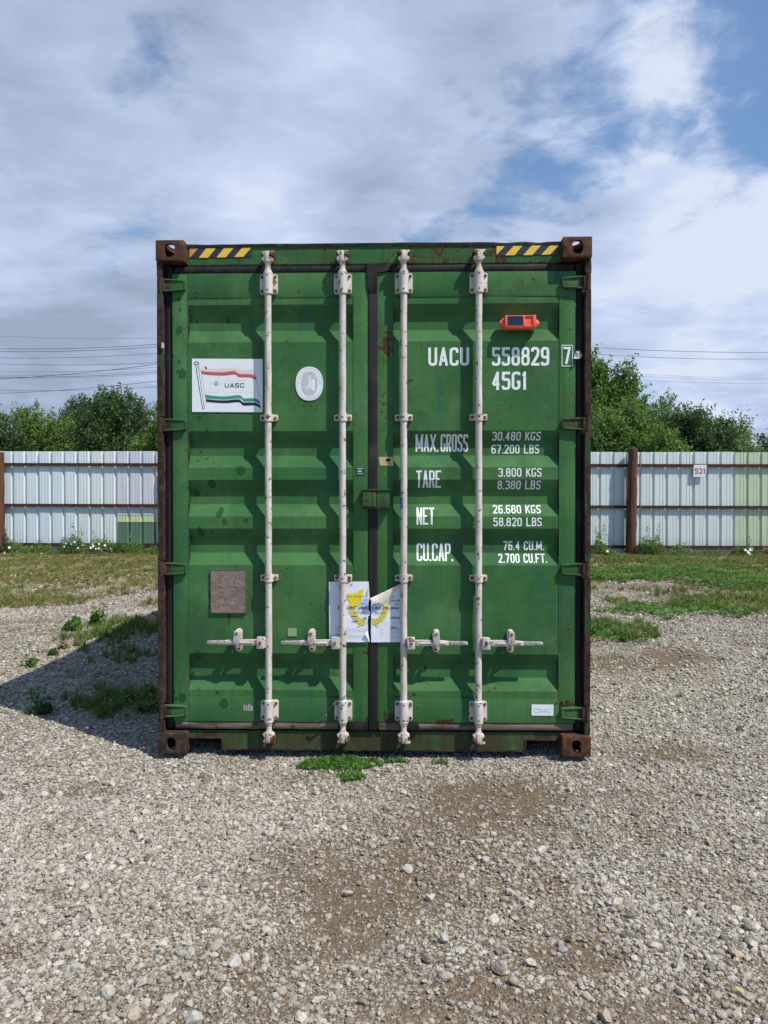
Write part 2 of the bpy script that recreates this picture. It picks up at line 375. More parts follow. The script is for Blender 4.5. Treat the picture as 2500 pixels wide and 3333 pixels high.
# numpy noise for ground relief and scattering
def vnoise(x, y, seed=0):
    xi = np.floor(x).astype(np.int64); yi = np.floor(y).astype(np.int64); xf = x-xi; yf = y-yi
    def h(a, b):
        n = (a*374761393+b*668265263+seed*1442695041) & 0xffffffff
        n = ((n ^ (n >> 13))*1274126177) & 0xffffffff; n = n ^ (n >> 16); return (n & 0xffff)/65535.0
    u = xf*xf*(3-2*xf); v = yf*yf*(3-2*yf)
    return (h(xi, yi)*(1-u)+h(xi+1, yi)*u)*(1-v)+(h(xi, yi+1)*(1-u)+h(xi+1, yi+1)*u)*v
def fbm(x, y, seed=0, o=4):
    t = 0; a = .5; s = 0
    for i in range(o): t = t+a*vnoise(x*2**i, y*2**i, seed+i*17); s += a; a *= .5
    return t/s
def ground_z(x, y):
    x = np.asarray(x, float); y = np.asarray(y, float)
    z = .0205*np.clip(y, 0, 15)
    near = np.exp(-((np.clip(np.abs(x)-1.3, 0, 9))**2/.3)) * np.exp(-(np.clip(-y-.1, 0, 9))**2/.15)*np.exp(-(np.clip(y-.8, 0, 9))**2/.3)
    bumps = (fbm(x*.7, y*.7, 3, 3)-.5)*.07+(fbm(x*4, y*4, 9, 3)-.5)*.03
    dip = -.028-.012*np.cos(x*1.2)
    return z+bumps*(1-near)+near*(dip+(fbm(x*5, y*5, 11, 2)-.5)*.012)
def gnd(px, py):
    """photo pixel -> point on the ground"""
    d = FWD + RGT*((px-1250)/FPX) - UPV*((py-1666.5)/FPX); t = 3.0
    for _ in range(60):
        q = CAM+d*t; t = min(max((.0205*min(max(q.y, 0), 15)-CAM.z)/d.z, .5), 60)
    q = CAM+d*t
    return q.x, q.y

# ------------------------------------------------------------------ masks on the ground (dirt, grass)
def ell(lst, x, y, soft=.7):
    m = np.zeros_like(x)
    for (px, py, rx, ry, s) in lst:
        cx, cy = gnd(px, py); ax = abs(gnd(px+rx, py)[0]-gnd(px-rx, py)[0])/2; ay = abs(gnd(px, py-ry)[1]-gnd(px, py+ry)[1])/2
        d = np.sqrt(((x-cx)/ax)**2+((y-cy)/ay)**2); d = d+(fbm(x*2.2, y*2.2, 31, 4)-.5)*1.05
        m = np.maximum(m, s*np.clip((1.25-d)/soft, 0, 1))
    return m
DIRT = [(1250, 2870, 430, 150, .85), (1500, 2700, 480, 170, .75), (2100, 2600, 300, 80, .5), (1750, 3000, 380, 120, .5), (1600, 2600, 300, 110, 1), (1430, 2760, 330, 90, .7), (1120, 2950, 190, 180, .9), (1240, 2650, 200, 60, .7), (1900, 3110, 240, 90, .8), (1560, 3220, 260, 90, .75), (60, 3080, 160, 110, .8), (250, 2900, 200, 60, .5),
        (1700, 2880, 300, 60, .7), (2150, 2440, 170, 40, .7), (260, 2570, 150, 40, .6), (900, 3250, 220, 70, .5), (1000, 2510, 180, 30, .6), (600, 2990, 260, 70, .4), (2000, 2700, 260, 70, .55), (2200, 2140, 120, 40, .9), (1990, 2160, 120, 30, .7), (2300, 2880, 200, 60, .4)]
GRASS = [(150, 1860, 420, 60, 1), (430, 1880, 160, 50, 1), (90, 1950, 160, 26, .9), (200, 1925, 100, 14, .8), (410, 2055, 150, 44, 1), (500, 2035, 70, 40, .9), (430, 2280, 190, 46, 1), (390, 2130, 60, 30, .6), (470, 2130, 60, 26, .5), (500, 1960, 30, 16, .5),
         (2150, 1850, 420, 46, 1), (2400, 1880, 320, 50, 1), (2000, 1900, 140, 20, .6), (2420, 1950, 160, 24, .7), (2230, 1940, 150, 18, .5), (2020, 1960, 50, 14, .8), (2270, 1968, 110, 22, .9), (2470, 1955, 40, 18, .9), (1990, 2055, 150, 34, 1), (2100, 2040, 30, 20, .8), (2440, 1990, 120, 20, .4), (130, 2320, 60, 10, .5)]
CLOVER = [(2140, 1990, 170, 26, 1), (2290, 1985, 120, 22, 1), (1980, 2070, 120, 28, 1), (2250, 1870, 240, 26, .5), (2420, 1900, 200, 26, .5), (1970, 1880, 90, 16, .6), (430, 2300, 120, 26, .7)]
BARE = [(2080, 1905, 140, 12, 1), (2220, 2080, 60, 40, 1)]
def grass_mask(x, y):
    thin = .68+.32*np.clip((fbm(x*1.7+3, y*.9, 63, 4)-.36)/.16, 0, 1)
    m = ell(GRASS, x, y); far = np.clip((y-5.3)/2.0, 0, 1)*np.clip((fbm(x*.6, y*.6, 5, 4)-.22)/.1, 0, 1)
    far = np.maximum(far*np.clip((y-6.2)/1.5, 0, 1), np.clip((y-9)/1.2, 0, 1))
    m = np.maximum(m, far*np.where(np.abs(x) > 0, 1, 1))
    m = m*(1-ell(BARE, x, y))
    return np.clip(m*thin, 0, 1)
def dirt_mask(x, y):
    m = ell(DIRT, x, y, .8); n = np.clip((fbm(x*1.3+4, y*1.3, 77, 5)-.52)/.16, 0, 1)*.6
    return np.clip(np.maximum(m, n), 0, 1)

def axis(a, b, fine, lo, hi):
    mid = list(np.arange(a, b+1e-6, fine)); out = list(mid); s = fine
    v = b
    while v < hi: s *= 1.35; v += s; out.append(v)
    v = a; s = fine
    while v > lo: s *= 1.35; v -= s; out.insert(0, v)
    return np.array(out)
gx = axis(-9.5, 9.5, .07, -700, 700); gy = axis(-3.0, 13.4, .07, -700, 900)
X, Y = np.meshgrid(gx, gy); Z = ground_z(X, Y); nx, ny = len(gx), len(gy)
me = bpy.data.meshes.new('ground'); vs = np.stack([X.ravel(), Y.ravel(), Z.ravel()], 1)
ii = (np.arange(ny-1)[:, None]*nx+np.arange(nx-1)[None]).ravel()
fs = np.stack([ii, ii+1, ii+1+nx, ii+nx], 1)
me.vertices.add(len(vs)); me.vertices.foreach_set('co', vs.astype(np.float32).ravel())
me.loops.add(fs.size); me.loops.foreach_set('vertex_index', fs.ravel().astype(np.int32))
me.polygons.add(len(fs)); me.polygons.foreach_set('loop_start', np.arange(0, fs.size, 4, dtype=np.int32)); me.polygons.foreach_set('loop_total', np.full(len(fs), 4, np.int32))
me.update(calc_edges=True); me.polygons.foreach_set('use_smooth', [True]*len(me.polygons))
for nm, fn in (('dirt', dirt_mask), ('grass', grass_mask)):
    a = me.attributes.new(nm, 'FLOAT', 'POINT'); a.data.foreach_set('value', fn(X, Y).ravel().astype(np.float32))
ground = bpy.data.objects.new('ground', me); COL.objects.link(ground); tag(ground, kind='structure')
n = new_mat('gravel_ground'); p = n.geo
ad = n.node('ShaderNodeAttribute', dict(attribute_name='dirt'), out=2); ag = n.node('ShaderNodeAttribute', dict(attribute_name='grass'), out=2)
v1 = n.vor(p, 95); c1 = n.vor(p, 95, out=1); v2 = n.vor(p, 48); c2 = n.vor(p, 48, out=1)
r1 = n.node('ShaderNodeSeparateColor', i0=c1); r2 = n.node('ShaderNodeSeparateColor', i0=c2)
STONE = [(0, (.11, .095, .08)), (.2, (.21, .18, .145)), (.5, (.30, .265, .215)), (.8, (.38, .34, .285)), (1, (.47, .435, .38))]
s1 = n.ramp(r1, STONE); s2 = n.ramp(r2, STONE)
big = n.remap(r2, .55, .6)
stone = n.mix(big, s1, s2)
gap = n.remap(n.mix(big, v1, v2), .38, .62, 0, .8)
stone = n.mix(gap, stone, (.060, .046, .033))
soil = n.mix(n.noise(p, 14, 6), (.085, .060, .038), (.175, .130, .085))
soil = n.mix(n.remap(v1, .15, .3, .55, 0), soil, s1)
c = n.mix(n.remap(n.math('ADD', ad, n.math('MULTIPLY', n.math('SUBTRACT', n.noise(p, 9, 4), .5), .9)), .15, .75), stone, soil)
thatch = n.mix(n.noise(p, 22, 6, .7), (.24, .18, .10), (.13, .14, .045))
c = n.mix(n.remap(n.math('ADD', ag, n.math('MULTIPLY', n.math('SUBTRACT', n.noise(p, 5, 4), .5), .7)), .25, .7, 0, .9), c, thatch)
h = n.math('SUBTRACT', 1.0, n.mix(big, v1, v2))
fin(n, c, .9, 0, h, .9, .010, .2); me.materials.append(n.m)

# ------------------------------------------------------------------ container
box = thing('shipping_container', 'tall weathered green steel shipping container standing on gravel with closed white-barred doors', 'shipping container')
XO = 1.219; LEN = 12.192; HT = 2.896
def casting(sx, top, back):
    x0, x1 = (XO-.162, XO) if sx > 0 else (-XO, -XO+.162)
    z0, z1 = (HT-.118, HT) if top else (0.0, .118)
    y0, y1 = (LEN-.178, LEN) if back else (0.0, .178)
    mb = MB().box(x0, x1, y0, y1, z0, z1, 'rust', .009 if not back else 0)
    t = .026; cut = [MB().box(x0+t, x1-t, y0+t, y1-t, z0+t, z1-t, 'rust')]
    cx, cz, cy = (x0+x1)/2, (z0+z1)/2, (y0+y1)/2
    # end hole, side hole, top or bottom hole
    if not back: e = MB().prism(oval(cx, cz, .031 if top else .026, .038, 24, 2.6), y0-.02, y0+t+.01, 'rust')
    else: e = MB().prism(oval(cx, cz, .031, .038, 24, 2.6), y1-t-.01, y1+.02, 'rust')
    cut.append(e)
    s_ = MB(); po = oval(cy, cz, .042, .030, 24, 3); a, b = (x1-t-.01, x1+.02) if sx > 0 else (x0-.02, x0+t+.01)
    k = len(po); s_.add([(a, u, v) for u, v in po]+[(b, u, v) for u, v in po], [tuple(range(k-1, -1, -1)), tuple(range(k, 2*k))]+[(i, (i+1) % k, k+(i+1) % k, k+i) for i in range(k)], 'rust'); cut.append(s_)
    s_ = MB(); po = oval(cx, cy, .034, .062, 24, 3); a, b = (z1-t-.01, z1+.02) if top else (z0-.02, z0+t+.01)
    s_.add([(u, v, a) for u, v in po]+[(u, v, b) for u, v in po], [tuple(range(k-1, -1, -1)), tuple(range(k, 2*k))]+[(i, (i+1) % k, k+(i+1) % k, k+i) for i in range(k)], 'rust'); cut.append(s_)
    return boolean('corner_casting', mb, cut, box, M['rust_dark'] if (sx < 0 and not top) else M['rust'])
for sx in (-1, 1):
    for top in (0, 1):
        for back in (0, 1): casting(sx, top, back)
# top rail with folded lip, slightly dented along its upper edge
mb = MB(); N = 90; xs = np.linspace(-1.0575, 1.0575, N)
prof = [(.076, 2.770), (.070, 2.776), (.069, 2.868), (.062, 2.874), (.060, 2.888), (.066, 2.893), (.20, 2.893), (.20, 2.770)]
vs = []
for x in xs:
    dn = (fbm(np.array([x*5]), np.array([3.3]), 5, 3)[0]-.5)*.005-.002-(.006*math.exp(-((x-.75)/.06)**2)+.007*math.exp(-((x-.93)/.04)**2)+.004*math.exp(-((x+.95)/.07)**2))
    for j, (yy, zz) in enumerate(prof):
        k = 1 if 3 <= j <= 6 else 0
        vs.append((x, yy-(dn*.6 if j in (3, 4) else 0), zz+dn*k*(1 if j < 6 else .3)))
K = len(prof)
mb.add(vs, [(i*K+j, (i+1)*K+j, (i+1)*K+(j+1) % K, i*K+(j+1) % K) for i in range(N-1) for j in range(K) if j not in (3, 4, 5)]+[tuple(range(K)), tuple((N-1)*K+j for j in range(K-1, -1, -1))], 'paint_top')
mb.add(vs, [(i*K+j, (i+1)*K+j, (i+1)*K+(j+1) % K, i*K+(j+1) % K) for i in range(N-1) for j in (3, 4, 5)], 'lip')  # lip coloured near-black to paint the shadow line along the rail's top
mb.build('top_rail', box)
# bottom rail with lifting pockets
zl = .006; out = [(-1.057, .118), (-1.057, .072), (-.872, .072)]+arc(-.878, .064, .008, 90, 0, 3)+[(-.868, zl), (.868, zl)]+arc(.878, .064, .008, 180, 90, 3)+[(1.057, .072), (1.057, .118)]
mb = MB().prism(out, .068, .20, 'paint_low')
for s_ in (-1, 1):
    mb.box(*sorted((s_*.861, s_*.868)), .062, .17, zl+.002, .079, 'rust_dark', .002); mb.box(*sorted((s_*.868, s_*1.055)), .062, .17, .072, .080, 'rust_dark', .002)
mb.box(-.86, .86, .066, .069, zl+.001, .016, 'rust_dark')
mb.build('bottom_rail', box)
# corner posts at the door end
HZ = [2.652, 1.863, 1.047, .237]
for s_ in (-1, 1):
    mb = MB(); mb.box(*sorted((s_*1.185, s_*1.2185)), .085, .17, .118, 2.778, 'post', .003)
    mb.box(*sorted((s_*1.10, s_*1.184)), .125, .17, .118, 2.778, 'inside')  # web coloured near-black, painting in the shade of the hinge recess
    zs = [2.777]+[v for h_ in HZ for v in (h_+.048, h_-.048)]+[.119]
    for i in range(0, len(zs), 2):
        a, b = zs[i+1], zs[i]
        L = b-a; k = max(2, int(L/.22)); x0, x1 = sorted((s_*1.186, s_*1.2185)); vs = []
        for q in range(k+1):
            z = a+L*q/k; e = random.uniform(-.0022, .0022)
            vs += [(x0-e, .022+e, z), (x1-abs(e), .020+e, z), (x1-abs(e), .085, z), (x0-e, .085, z)]
        mb.add(vs, [(q*4+j, q*4+(j+1) % 4, q*4+4+(j+1) % 4, q*4+4+j) for q in range(k) for j in range(4)]+[(3, 2, 1, 0), tuple(k*4+j for j in range(4))], 'post')
    mb.build('corner_post', box, angle=25)
# walls, roof, floor behind the doors
def corr(a, b, per, d):
    pts = []; y = a
    while y < b-per:
        pts += [(y, 0), (y+per*.26, 0), (y+per*.5, d), (y+per*.76, d)]; y += per
    return pts+[(b, 0)]
for s_ in (-1, 1):
    pr = corr(.18, LEN-.18, .278, .036); vs = []
    for (yy, dd) in pr: vs += [(s_*(1.205-dd), yy, .16), (s_*(1.205-dd), yy, 2.80)]
    mb = MB().add(vs, [(2*i, 2*i+2, 2*i+3, 2*i+1) if s_ > 0 else (2*i, 2*i+1, 2*i+3, 2*i+2) for i in range(len(pr)-1)], 'paint')
    mb.box(*sorted((s_*1.15, s_*1.219)), .178, LEN-.178, 2.80, 2.872, 'paint'); mb.box(*sorted((s_*1.17, s_*1.219)), .178, LEN-.178, .03, .16, 'paint')
    mb.build('side_wall', box, False)
mb = MB().box(-1.15, 1.15, .20, LEN-.15, 2.84, 2.868, 'paint'); mb.build('roof', box, False)
MB().box(-1.17, 1.17, .20, LEN-.15, .12, .16, 'inside').build('floor', box, False)  # floor coloured near-black for the shade seen through the pockets
pr = corr(-1.057, 1.057, .25, .04); vs = []
for (xx, dd) in pr: vs += [(xx, LEN-.02-dd, .118), (xx, LEN-.02-dd, 2.778)]
mb = MB().add(vs, [(2*i, 2*i+1, 2*i+3, 2*i+2) for i in range(len(pr)-1)], 'paint'); mb.box(-1.057, 1.057, LEN-.09, LEN-.01, .02, .118, 'paint'); mb.box(-1.057, 1.057, LEN-.09, LEN-.01, 2.778, 2.88, 'paint')
mb.box(-1.219, -1.057, LEN-.09, LEN-.01, .118, 2.778, 'paint'); mb.box(1.057, 1.219, LEN-.09, LEN-.01, .118, 2.778, 'paint'); mb.build('end_wall', box, False)

YF = .055; YR = .090
PROF = [(2.583, YF), (2.543, YF), (2.477, YR), (2.403, YR), (2.332, YF), (1.828, YF), (1.760, YR), (1.690, YR), (1.621, YF), (1.552, YF), (1.483, YR), (1.413, YR), (1.344, YF), (1.275, YF), (1.205, YR), (1.136, YR), (1.067, YF), (.564, YF), (.496, YR), (.424, YR), (.354, YF), (.316, YF)]
def prof_y(z):
    if z >= 2.583 or z <= .316: return YF-.003
    for (a, ya), (b, yb) in zip(PROF, PROF[1:]):
        if b <= z <= a: return ya+(yb-ya)*(a-z)/(a-b)
    return YF
def wave(x, z, s_, a, b): return (fbm(np.array([x*3+s_*9]), np.array([z*2.2]), 41, 3)[0]-.5)*.006*max(0, math.sin(PI*min(max((x-a)/(b-a), 0), 1)))
DZ0, DZ1 = .174, 2.721
def make_door(s_):
    # s_=-1 left, +1 right ; the leaf's own frame is the door object, everything on it a sub-part
    if s_ < 0: fo, fi = (-1.140, -1.052), (-.108, -.026)
    else: fo, fi = (1.050, 1.142), (.024, .113)
    mb = MB()
    for a, b in (fo, fi): mb.box(a, b, YF-.0015, .105, DZ0, DZ1, 'paint', .004)
    px0, px1 = (fo[1], fi[0]) if s_ < 0 else (fi[1], fo[0])
    door = mb.build('door', box)
    if s_ < 0: door['label'] = 'left door leaf with flag sticker and oval seal'
    else: door['label'] = 'right door leaf with white weight lettering'
    # corrugated sheet
    mb = MB(); k = 26; xs = np.linspace(px0+.001, px1-.001, k); vs = []
    rows = []
    for (a, ya), (b, yb) in zip(PROF, PROF[1:]):
        m_ = max(1, int((a-b)/.09)) if ya == yb else 1
        for q in range(m_): rows.append((a+(b-a)*q/m_, ya+(yb-ya)*q/m_))
    rows.append(PROF[-1])
    for (z, yy) in rows:
        for x in xs:
            e = wave(x, z, s_, px0, px1)
            vs.append((x, yy+e, z))
    mb.add(vs, [(i*k+j, (i+1)*k+j, (i+1)*k+j+1, i*k+j+1) for i in range(len(rows)-1) for j in range(k-1)], 'paint')
    # weld beads round the sheet
    def bead(a, b, m='paint'):
        a, b = Vector(a), Vector(b); q = max(3, int((b-a).length/.04)); pts = [a.lerp(b, i/q)+Vector((random.uniform(-.0006, .0006), 0, random.uniform(-.0008, .0008))) for i in range(q+1)]
        mb.tube(pts, .0028, m, 6)
    bead((px0, YF, 2.583), (px1, YF, 2.583), 'paint'); bead((px0, YF, .316), (px1, YF, .316), 'paint')
    for x in (px0, px1): bead((x, YF, DZ0+.01), (x, YF, 2.715))
    for x in (px0+.0012, px1-.0012): mb.box(x-.0013, x+.0013, YF-.0022, YF+.03, DZ0+.004, 2.716, 'lip')
    for z in (2.5795, .3195): mb.box(px0, px1, YF-.0008, YF+.01, z-.0012, z+.0012, 'lip')
    mb.build('corrugated_panel', door, True, 20)
    mb = MB().box(px0+.002, px1-.002, YF-.003, .10, 2.5855, DZ1, 'paint', .002); mb.build('top_plate', door)
    mb = MB().box(px0+.002, px1-.002, YF-.003, .10, DZ0, .3135, 'paint', .002); mb.build('bottom_plate', door)
    # gasket
    mb = MB()
    gl, gr = (-1.186, -1.1405) if s_ < 0 else (1.1425, 1.184)
    def gtube(x0, x1, z0, z1, yc, m='rubber'):
        if x1-x0 < z1-z0:
            po = oval(0, 0, (x1-x0)/2, .013, 12, 2.6); L = [(z0+(z1-z0)*i/24) for i in range(25)]; vs = []
            for i, z in enumerate(L):
                e = random.uniform(-.0012, .0012); vs += [((x0+x1)/2+u+e, yc+v, z) for u, v in po]
        else:
            po = oval(0, 0, (z1-z0)/2, .013, 12, 2.6); L = [(x0+(x1-x0)*i/24) for i in range(25)]; vs = []
            for i, x in enumerate(L):
                e = random.uniform(-.001, .001); vs += [(x, yc+v, (z0+z1)/2-u+e) for u, v in po]
        q = len(po); mb.add(vs, [(i*q+j, i*q+(j+1) % q, (i+1)*q+(j+1) % q, (i+1)*q+j) for i in range(len(L)-1) for j in range(q)]+[tuple(range(q-1, -1, -1)), tuple((len(L)-1)*q+j for j in range(q))], m)
    gtube(gl, gr, .135, 2.765, .076)
    a, b = (-1.13, -.03) if s_ < 0 else (.03, 1.13)
    gtube(a, b, 2.7225, 2.7685, .078)
    gtube(a, b, .1285, .1725, .066, 'muddy')
    if s_ < 0: mb.box(-.20, -.03, .050, .09, .127, .171, 'rubber', .006)
    else:
        mb.box(-.026, .0235, .048, .075, .129, 2.62, 'rubber', .008); mb.prism([(-.036, 2.772), (-.036, 2.70), (-.024, 2.655), (-.024, 2.60), (.0225, 2.60), (.0225, 2.722), (.10, 2.724), (.105, 2.765), (.06, 2.772)], .045, .075, 'rubber', .006)
        mb.prism([(.20, .13), (.20, .168), (.243, .173), (.262, .160), (.262, .13)], .046, .09, 'rubber', .004)
        mb.box(.034, .16, .050, .09, .130, .170, 'muddy', .006)
    mb.build('gasket', door)
    # hinges
    hl = None
    for hz in HZ:
        if hl is None:
            mb = MB(); X = lambda u: s_*u
            o_ = [(X(1.186), .033), (X(1.120), .036)]+[(X(1.066), .030), (X(1.060), .022), (X(1.060), -.024), (X(1.066), -.031), (X(1.120), -.034), (X(1.186), -.036)]
            mb.prism([q for q in o_ if abs(q[0]) < 1.15]+[(X(1.128), -.034), (X(1.128), .036)][::1], .036, .052, 'paint_hinge', .003) if False else mb.prism([(X(1.150), .036), (X(1.066), .030), (X(1.060), .022), (X(1.060), -.024), (X(1.066), -.031), (X(1.150), -.034)], .036, .052, 'paint_hinge', .002); mb.prism([(X(1.186), .033), (X(1.1505), .036), (X(1.1505), -.034), (X(1.186), -.036)], .036, .052, 'rust_dark', .002)
            for zz in (.027, -.029): mb.tube([(X(1.19), .035, zz+.004*(1 if zz > 0 else -1)), (X(1.12), .034, zz), (X(1.071), .036, zz*.85)], [.0055, .0052, .0046], 'paint_hinge', 8)
            mb.tube([(X(1.063), .036, .022), (X(1.063), .036, -.024)], .0046, 'paint_hinge', 8)
            mb.tube([(X(1.203), .034, -.044), (X(1.203), .034, .044)], .0165, 'rust_dark', 16); mb.tube([(X(1.203), .034, .044), (X(1.203), .034, .052)], [.009, .007], 'rust', 10)
            mb.box(*sorted((X(1.176), X(1.203))), .024, .050, -.036, .036, 'rust_dark', .004)
            hl = mb.build('hinge', door, loc=(0, 0, hz))
        else:
            c = hl.copy(); COL.objects.link(c); c.location.z = hz
    # locking bars and their hardware, built round x=0 and then set in place
    bars = (-.587, -.168) if s_ < 0 else (.1745, .5935)
    YB = .016; first = {}
    def inst(name, fn, x, z=0, flip=False):
        key = (name, flip)
        if key not in first: o = fn(flip); o.location = (x, 0, z); first[key] = o; return o
        c = first[key].copy(); COL.objects.link(c); c.location = (x, 0, z); return c
    def bar(f):
        mb = MB(); pts = [(random.uniform(-.0012, .0012), YB+random.uniform(-.0006, .0006), z) for z in np.linspace(.20, 2.70, 18)]; mb.tube(pts, .0188, 'white', 20)
        return mb.build('locking_bar', door)
    def bracket(f):
        mb = MB(); mb.prism(rrect(-.050, .050, -.056, .056, .012), .034, YF-.003, 'white', .002)
        mb.tube([(0, YB, -.060), (0, YB, .060)], .0265, 'white', 20); mb.tube([(0, YB, .060), (0, YB, .066)], [.0255, .021], 'white', 20); mb.tube([(0, YB, -.066), (0, YB, -.060)], [.021, .0255], 'white', 20)
        mb.box(-.0262, .0262, YB, .036, -.056, .056, 'white')
        for x in (-.038, .038):
            for z in (-.040, .040): mb.disc(x, .034, z, .0085, 'bolt', .008)
        for z in (-.042, .042): mb.tube([(0, YB-.0262, z), (0, YB-.0275, z)], .0045, 'hole', 8)
        return mb.build('bar_bearing', door)
    def clamp(f):
        mb = MB(); mb.prism(rrect(-.050, .050, -.018, .018, .008), .036, YF-.001, 'white_dirty', .002)
        vs = []; k = 14
        for q in range(k+1):
            t = PI*q/k; vs += [(.0245*math.cos(t), YB-.0245*math.sin(t)*1.0, -.021), (.0245*math.cos(t), YB-.0245*math.sin(t), .021)]
        for q in range(k+1):
            t = PI*q/k; vs += [(.0190*math.cos(t), YB-.0190*math.sin(t), -.021), (.0190*math.cos(t), YB-.0190*math.sin(t), .021)]
        o_ = 2*(k+1); fs = [(2*q, 2*q+2, 2*q+3, 2*q+1) for q in range(k)]+[(2*q+1, 2*q+3, o_+2*q+3, o_+2*q+1) for q in range(k)]+[(2*q+2, 2*q, o_+2*q, o_+2*q+2) for q in range(k)]
        mb.add(vs, fs, 'white')
        for x in (-.0245, .019): mb.box(x, x+.0055, YB, .04, -.021, .021, 'white')
        for x in (-.036, .036): mb.disc(x, .036, 0, .0095, 'bolt', .007)
        mb.tube([(0, YB-.0242, 0), (0, YB-.0258, 0)], .0045, 'hole', 8)
        return mb.build('bar_clamp', door)
    def cam_end(f):
        g = -1 if f else 1                                    # f: lower end, upside down
        mb = MB(); Zs = [0, .012, .016, .040, .048, .054]; mb.tube([(0, YB, g*z) for z in Zs], [.0205, .0195, .0155, .0150, .0185, .017], 'white_dirty', 18)
        o_ = [(-.014, .050), (-.033, .064), (-.030, .074), (-.016, .078), (-.018, .092), (-.031, .100), (-.029, .110), (.0, .108), (.034, .112), (.036, .103), (.020, .096), (.014, .082), (.032, .070), (.030, .062), (.014, .052)]
        mb.prism([(x, g*z) for x, z in o_], -.006, .030, 'white_dirty', .004)
        mb.prism([(x, g*z) for x, z in [(-.010, .05), (-.012, .105), (.012, .105), (.010, .05)]], -.014, .034, 'white_dirty', .004)
        # rusty keeper the cam hooks into
        q = s_
        mb.box(*sorted((q*-.012, q*-.036)), -.012, .066, *sorted((g*.080, g*.108)), 'rust', .004)
        mb.box(*sorted((q*.018, q*.034)), .004, .066, *sorted((g*.074, g*.106)), 'rust', .004)
        mb.disc(q*-.022, -.012, g*.094, .009, 'bolt', .006)
        return mb.build('cam_lock', door)
    for bx in bars:
        inst('bar', bar, bx)
        for z in (2.6525, .245): inst('bracket', bracket, bx, z)
        for z in (1.900, .997): inst('clamp', clamp, bx, z)
        inst('cam', cam_end, bx, 2.716, False); inst('cam', cam_end, bx, .182, True)
    # handles
    hx = bars; d = s_                                       # handles point away from the middle
    ends = (-.934, -.516) if s_ < 0 else (.533, .950); hubs = (-.762, -.345) if s_ < 0 else (.357, .774)
    for bx, ex, hb in zip(hx, ends, hubs):
        mb = MB(); zc = .637
        mb.prism(rrect(*sorted((bx+d*.020, bx+d*.062)), zc-.034, zc+.034, .006), -.020, -.012, 'white', .002)
        mb.prism(rrect(*sorted((bx+d*.020, bx+d*.062)), zc-.030, zc+.030, .006), .016, .024, 'white', .002)
        mb.box(*sorted((bx+d*.014, bx+d*.026)), -.012, .018, zc-.030, zc+.030, 'white', .002)
        mb.disc(bx+d*.043, -.020, zc, .009, 'bolt', .008)
        mb.build('handle_bracket', door)
        L = abs(ex-bx); q = lambda t: bx+d*t
        mb = MB()
        o_ = [(q(.050), zc-.015), (q(.050), zc+.014), (q(.085), zc+.016), (q(L*.52), zc+.016), (q(L*.70), zc+.010), (q(L*.70), zc-.014), (q(L*.52), zc-.017), (q(.085), zc-.017)]
        mb.prism(o_, -.006, .010, 'white', .004)
        mb.prism([(q(.09), zc-.006), (q(.09), zc+.001), (q(L*.64), zc+.005), (q(L*.66), zc-.003)], -.013, -.004, 'white_dirty', .003)
        mb.prism([(q(L*.68), zc+.010), (q(L-.006), zc+.008), (q(L), zc+.004), (q(L), zc-.008), (q(L-.006), zc-.012), (q(L*.68), zc-.014)], -.003, .009, 'galv', .003)
        mb.prism([(q(.055), zc-.013), (q(.055), zc+.012), (q(.078), zc+.013), (q(.078), zc-.014)], -.0065, -.004, 'galv')
        for i_ in range(9): mb.box(*sorted((q(L*.72+i_*.009), q(L*.72+i_*.009+.004))), -.0042, -.002, zc-.004-(i_ % 3)*.002, zc+.003, 'galv')
        mb.build('handle', door)
        mb = MB(); mb.prism(rrect(hb-.019, hb+.019, zc-.062, zc+.070, .0185, 6), .044, YF-.002, 'white_dirty', .003)
        mb.disc(hb, .044, zc-.043, .009, 'bolt', .007)
        mb.prism([(hb-.014, zc+.030), (hb-.015, zc+.060)]+arc(hb, zc+.055, .015, 160, 20, 6)+[(hb+.015, zc+.060), (hb+.014, zc+.030), (hb+.023, zc+.008), (hb+.008, zc-.012), (hb-.006, zc-.012), (hb-.021, zc+.006)], -.020, -.012, 'white', .004)
        mb.box(hb-.012, hb+.012, -.014, .045, zc+.028, zc+.066, 'white_dirty', .004); mb.disc(hb, -.020, zc+.052, .008, 'bolt', .006)
        mb.box(hb-.010, hb+.012, -.004, .045, zc-.032, zc-.019, 'white', .003); mb.box(hb-.012, hb+.010, -.010, .0, zc-.026, zc-.018, 'white', .003)
        mb.tube([(hb-d*.018, .02, zc+.048), (hb-d*.021, -.004, zc+.050), (hb-d*.020, -.006, zc+.034)], .0028, 'white', 8)
        mb.build('handle_catch', door)
    return door
door_l = make_door(-1); door_r = make_door(1)
# lock box bridging the two leaves
mb = MB(); mb.box(-.056, .020, .002, YF-.004, 1.398, 1.488, 'paint_hinge', .005); mb.box(.022, .095, .004, YF-.004, 1.396, 1.490, 'paint_hinge', .005)
mb.box(-.062, .102, -.003, YF-.004, 1.490, 1.497, 'paint_hinge', .002); mb.box(-.05, .098, .006, YF-.004, 1.388, 1.395, 'rust_dark', .002)
mb.box(-.0005, .004, .0005, .004, 1.40, 1.486, 'rust'); mb.build('lock_box', box)

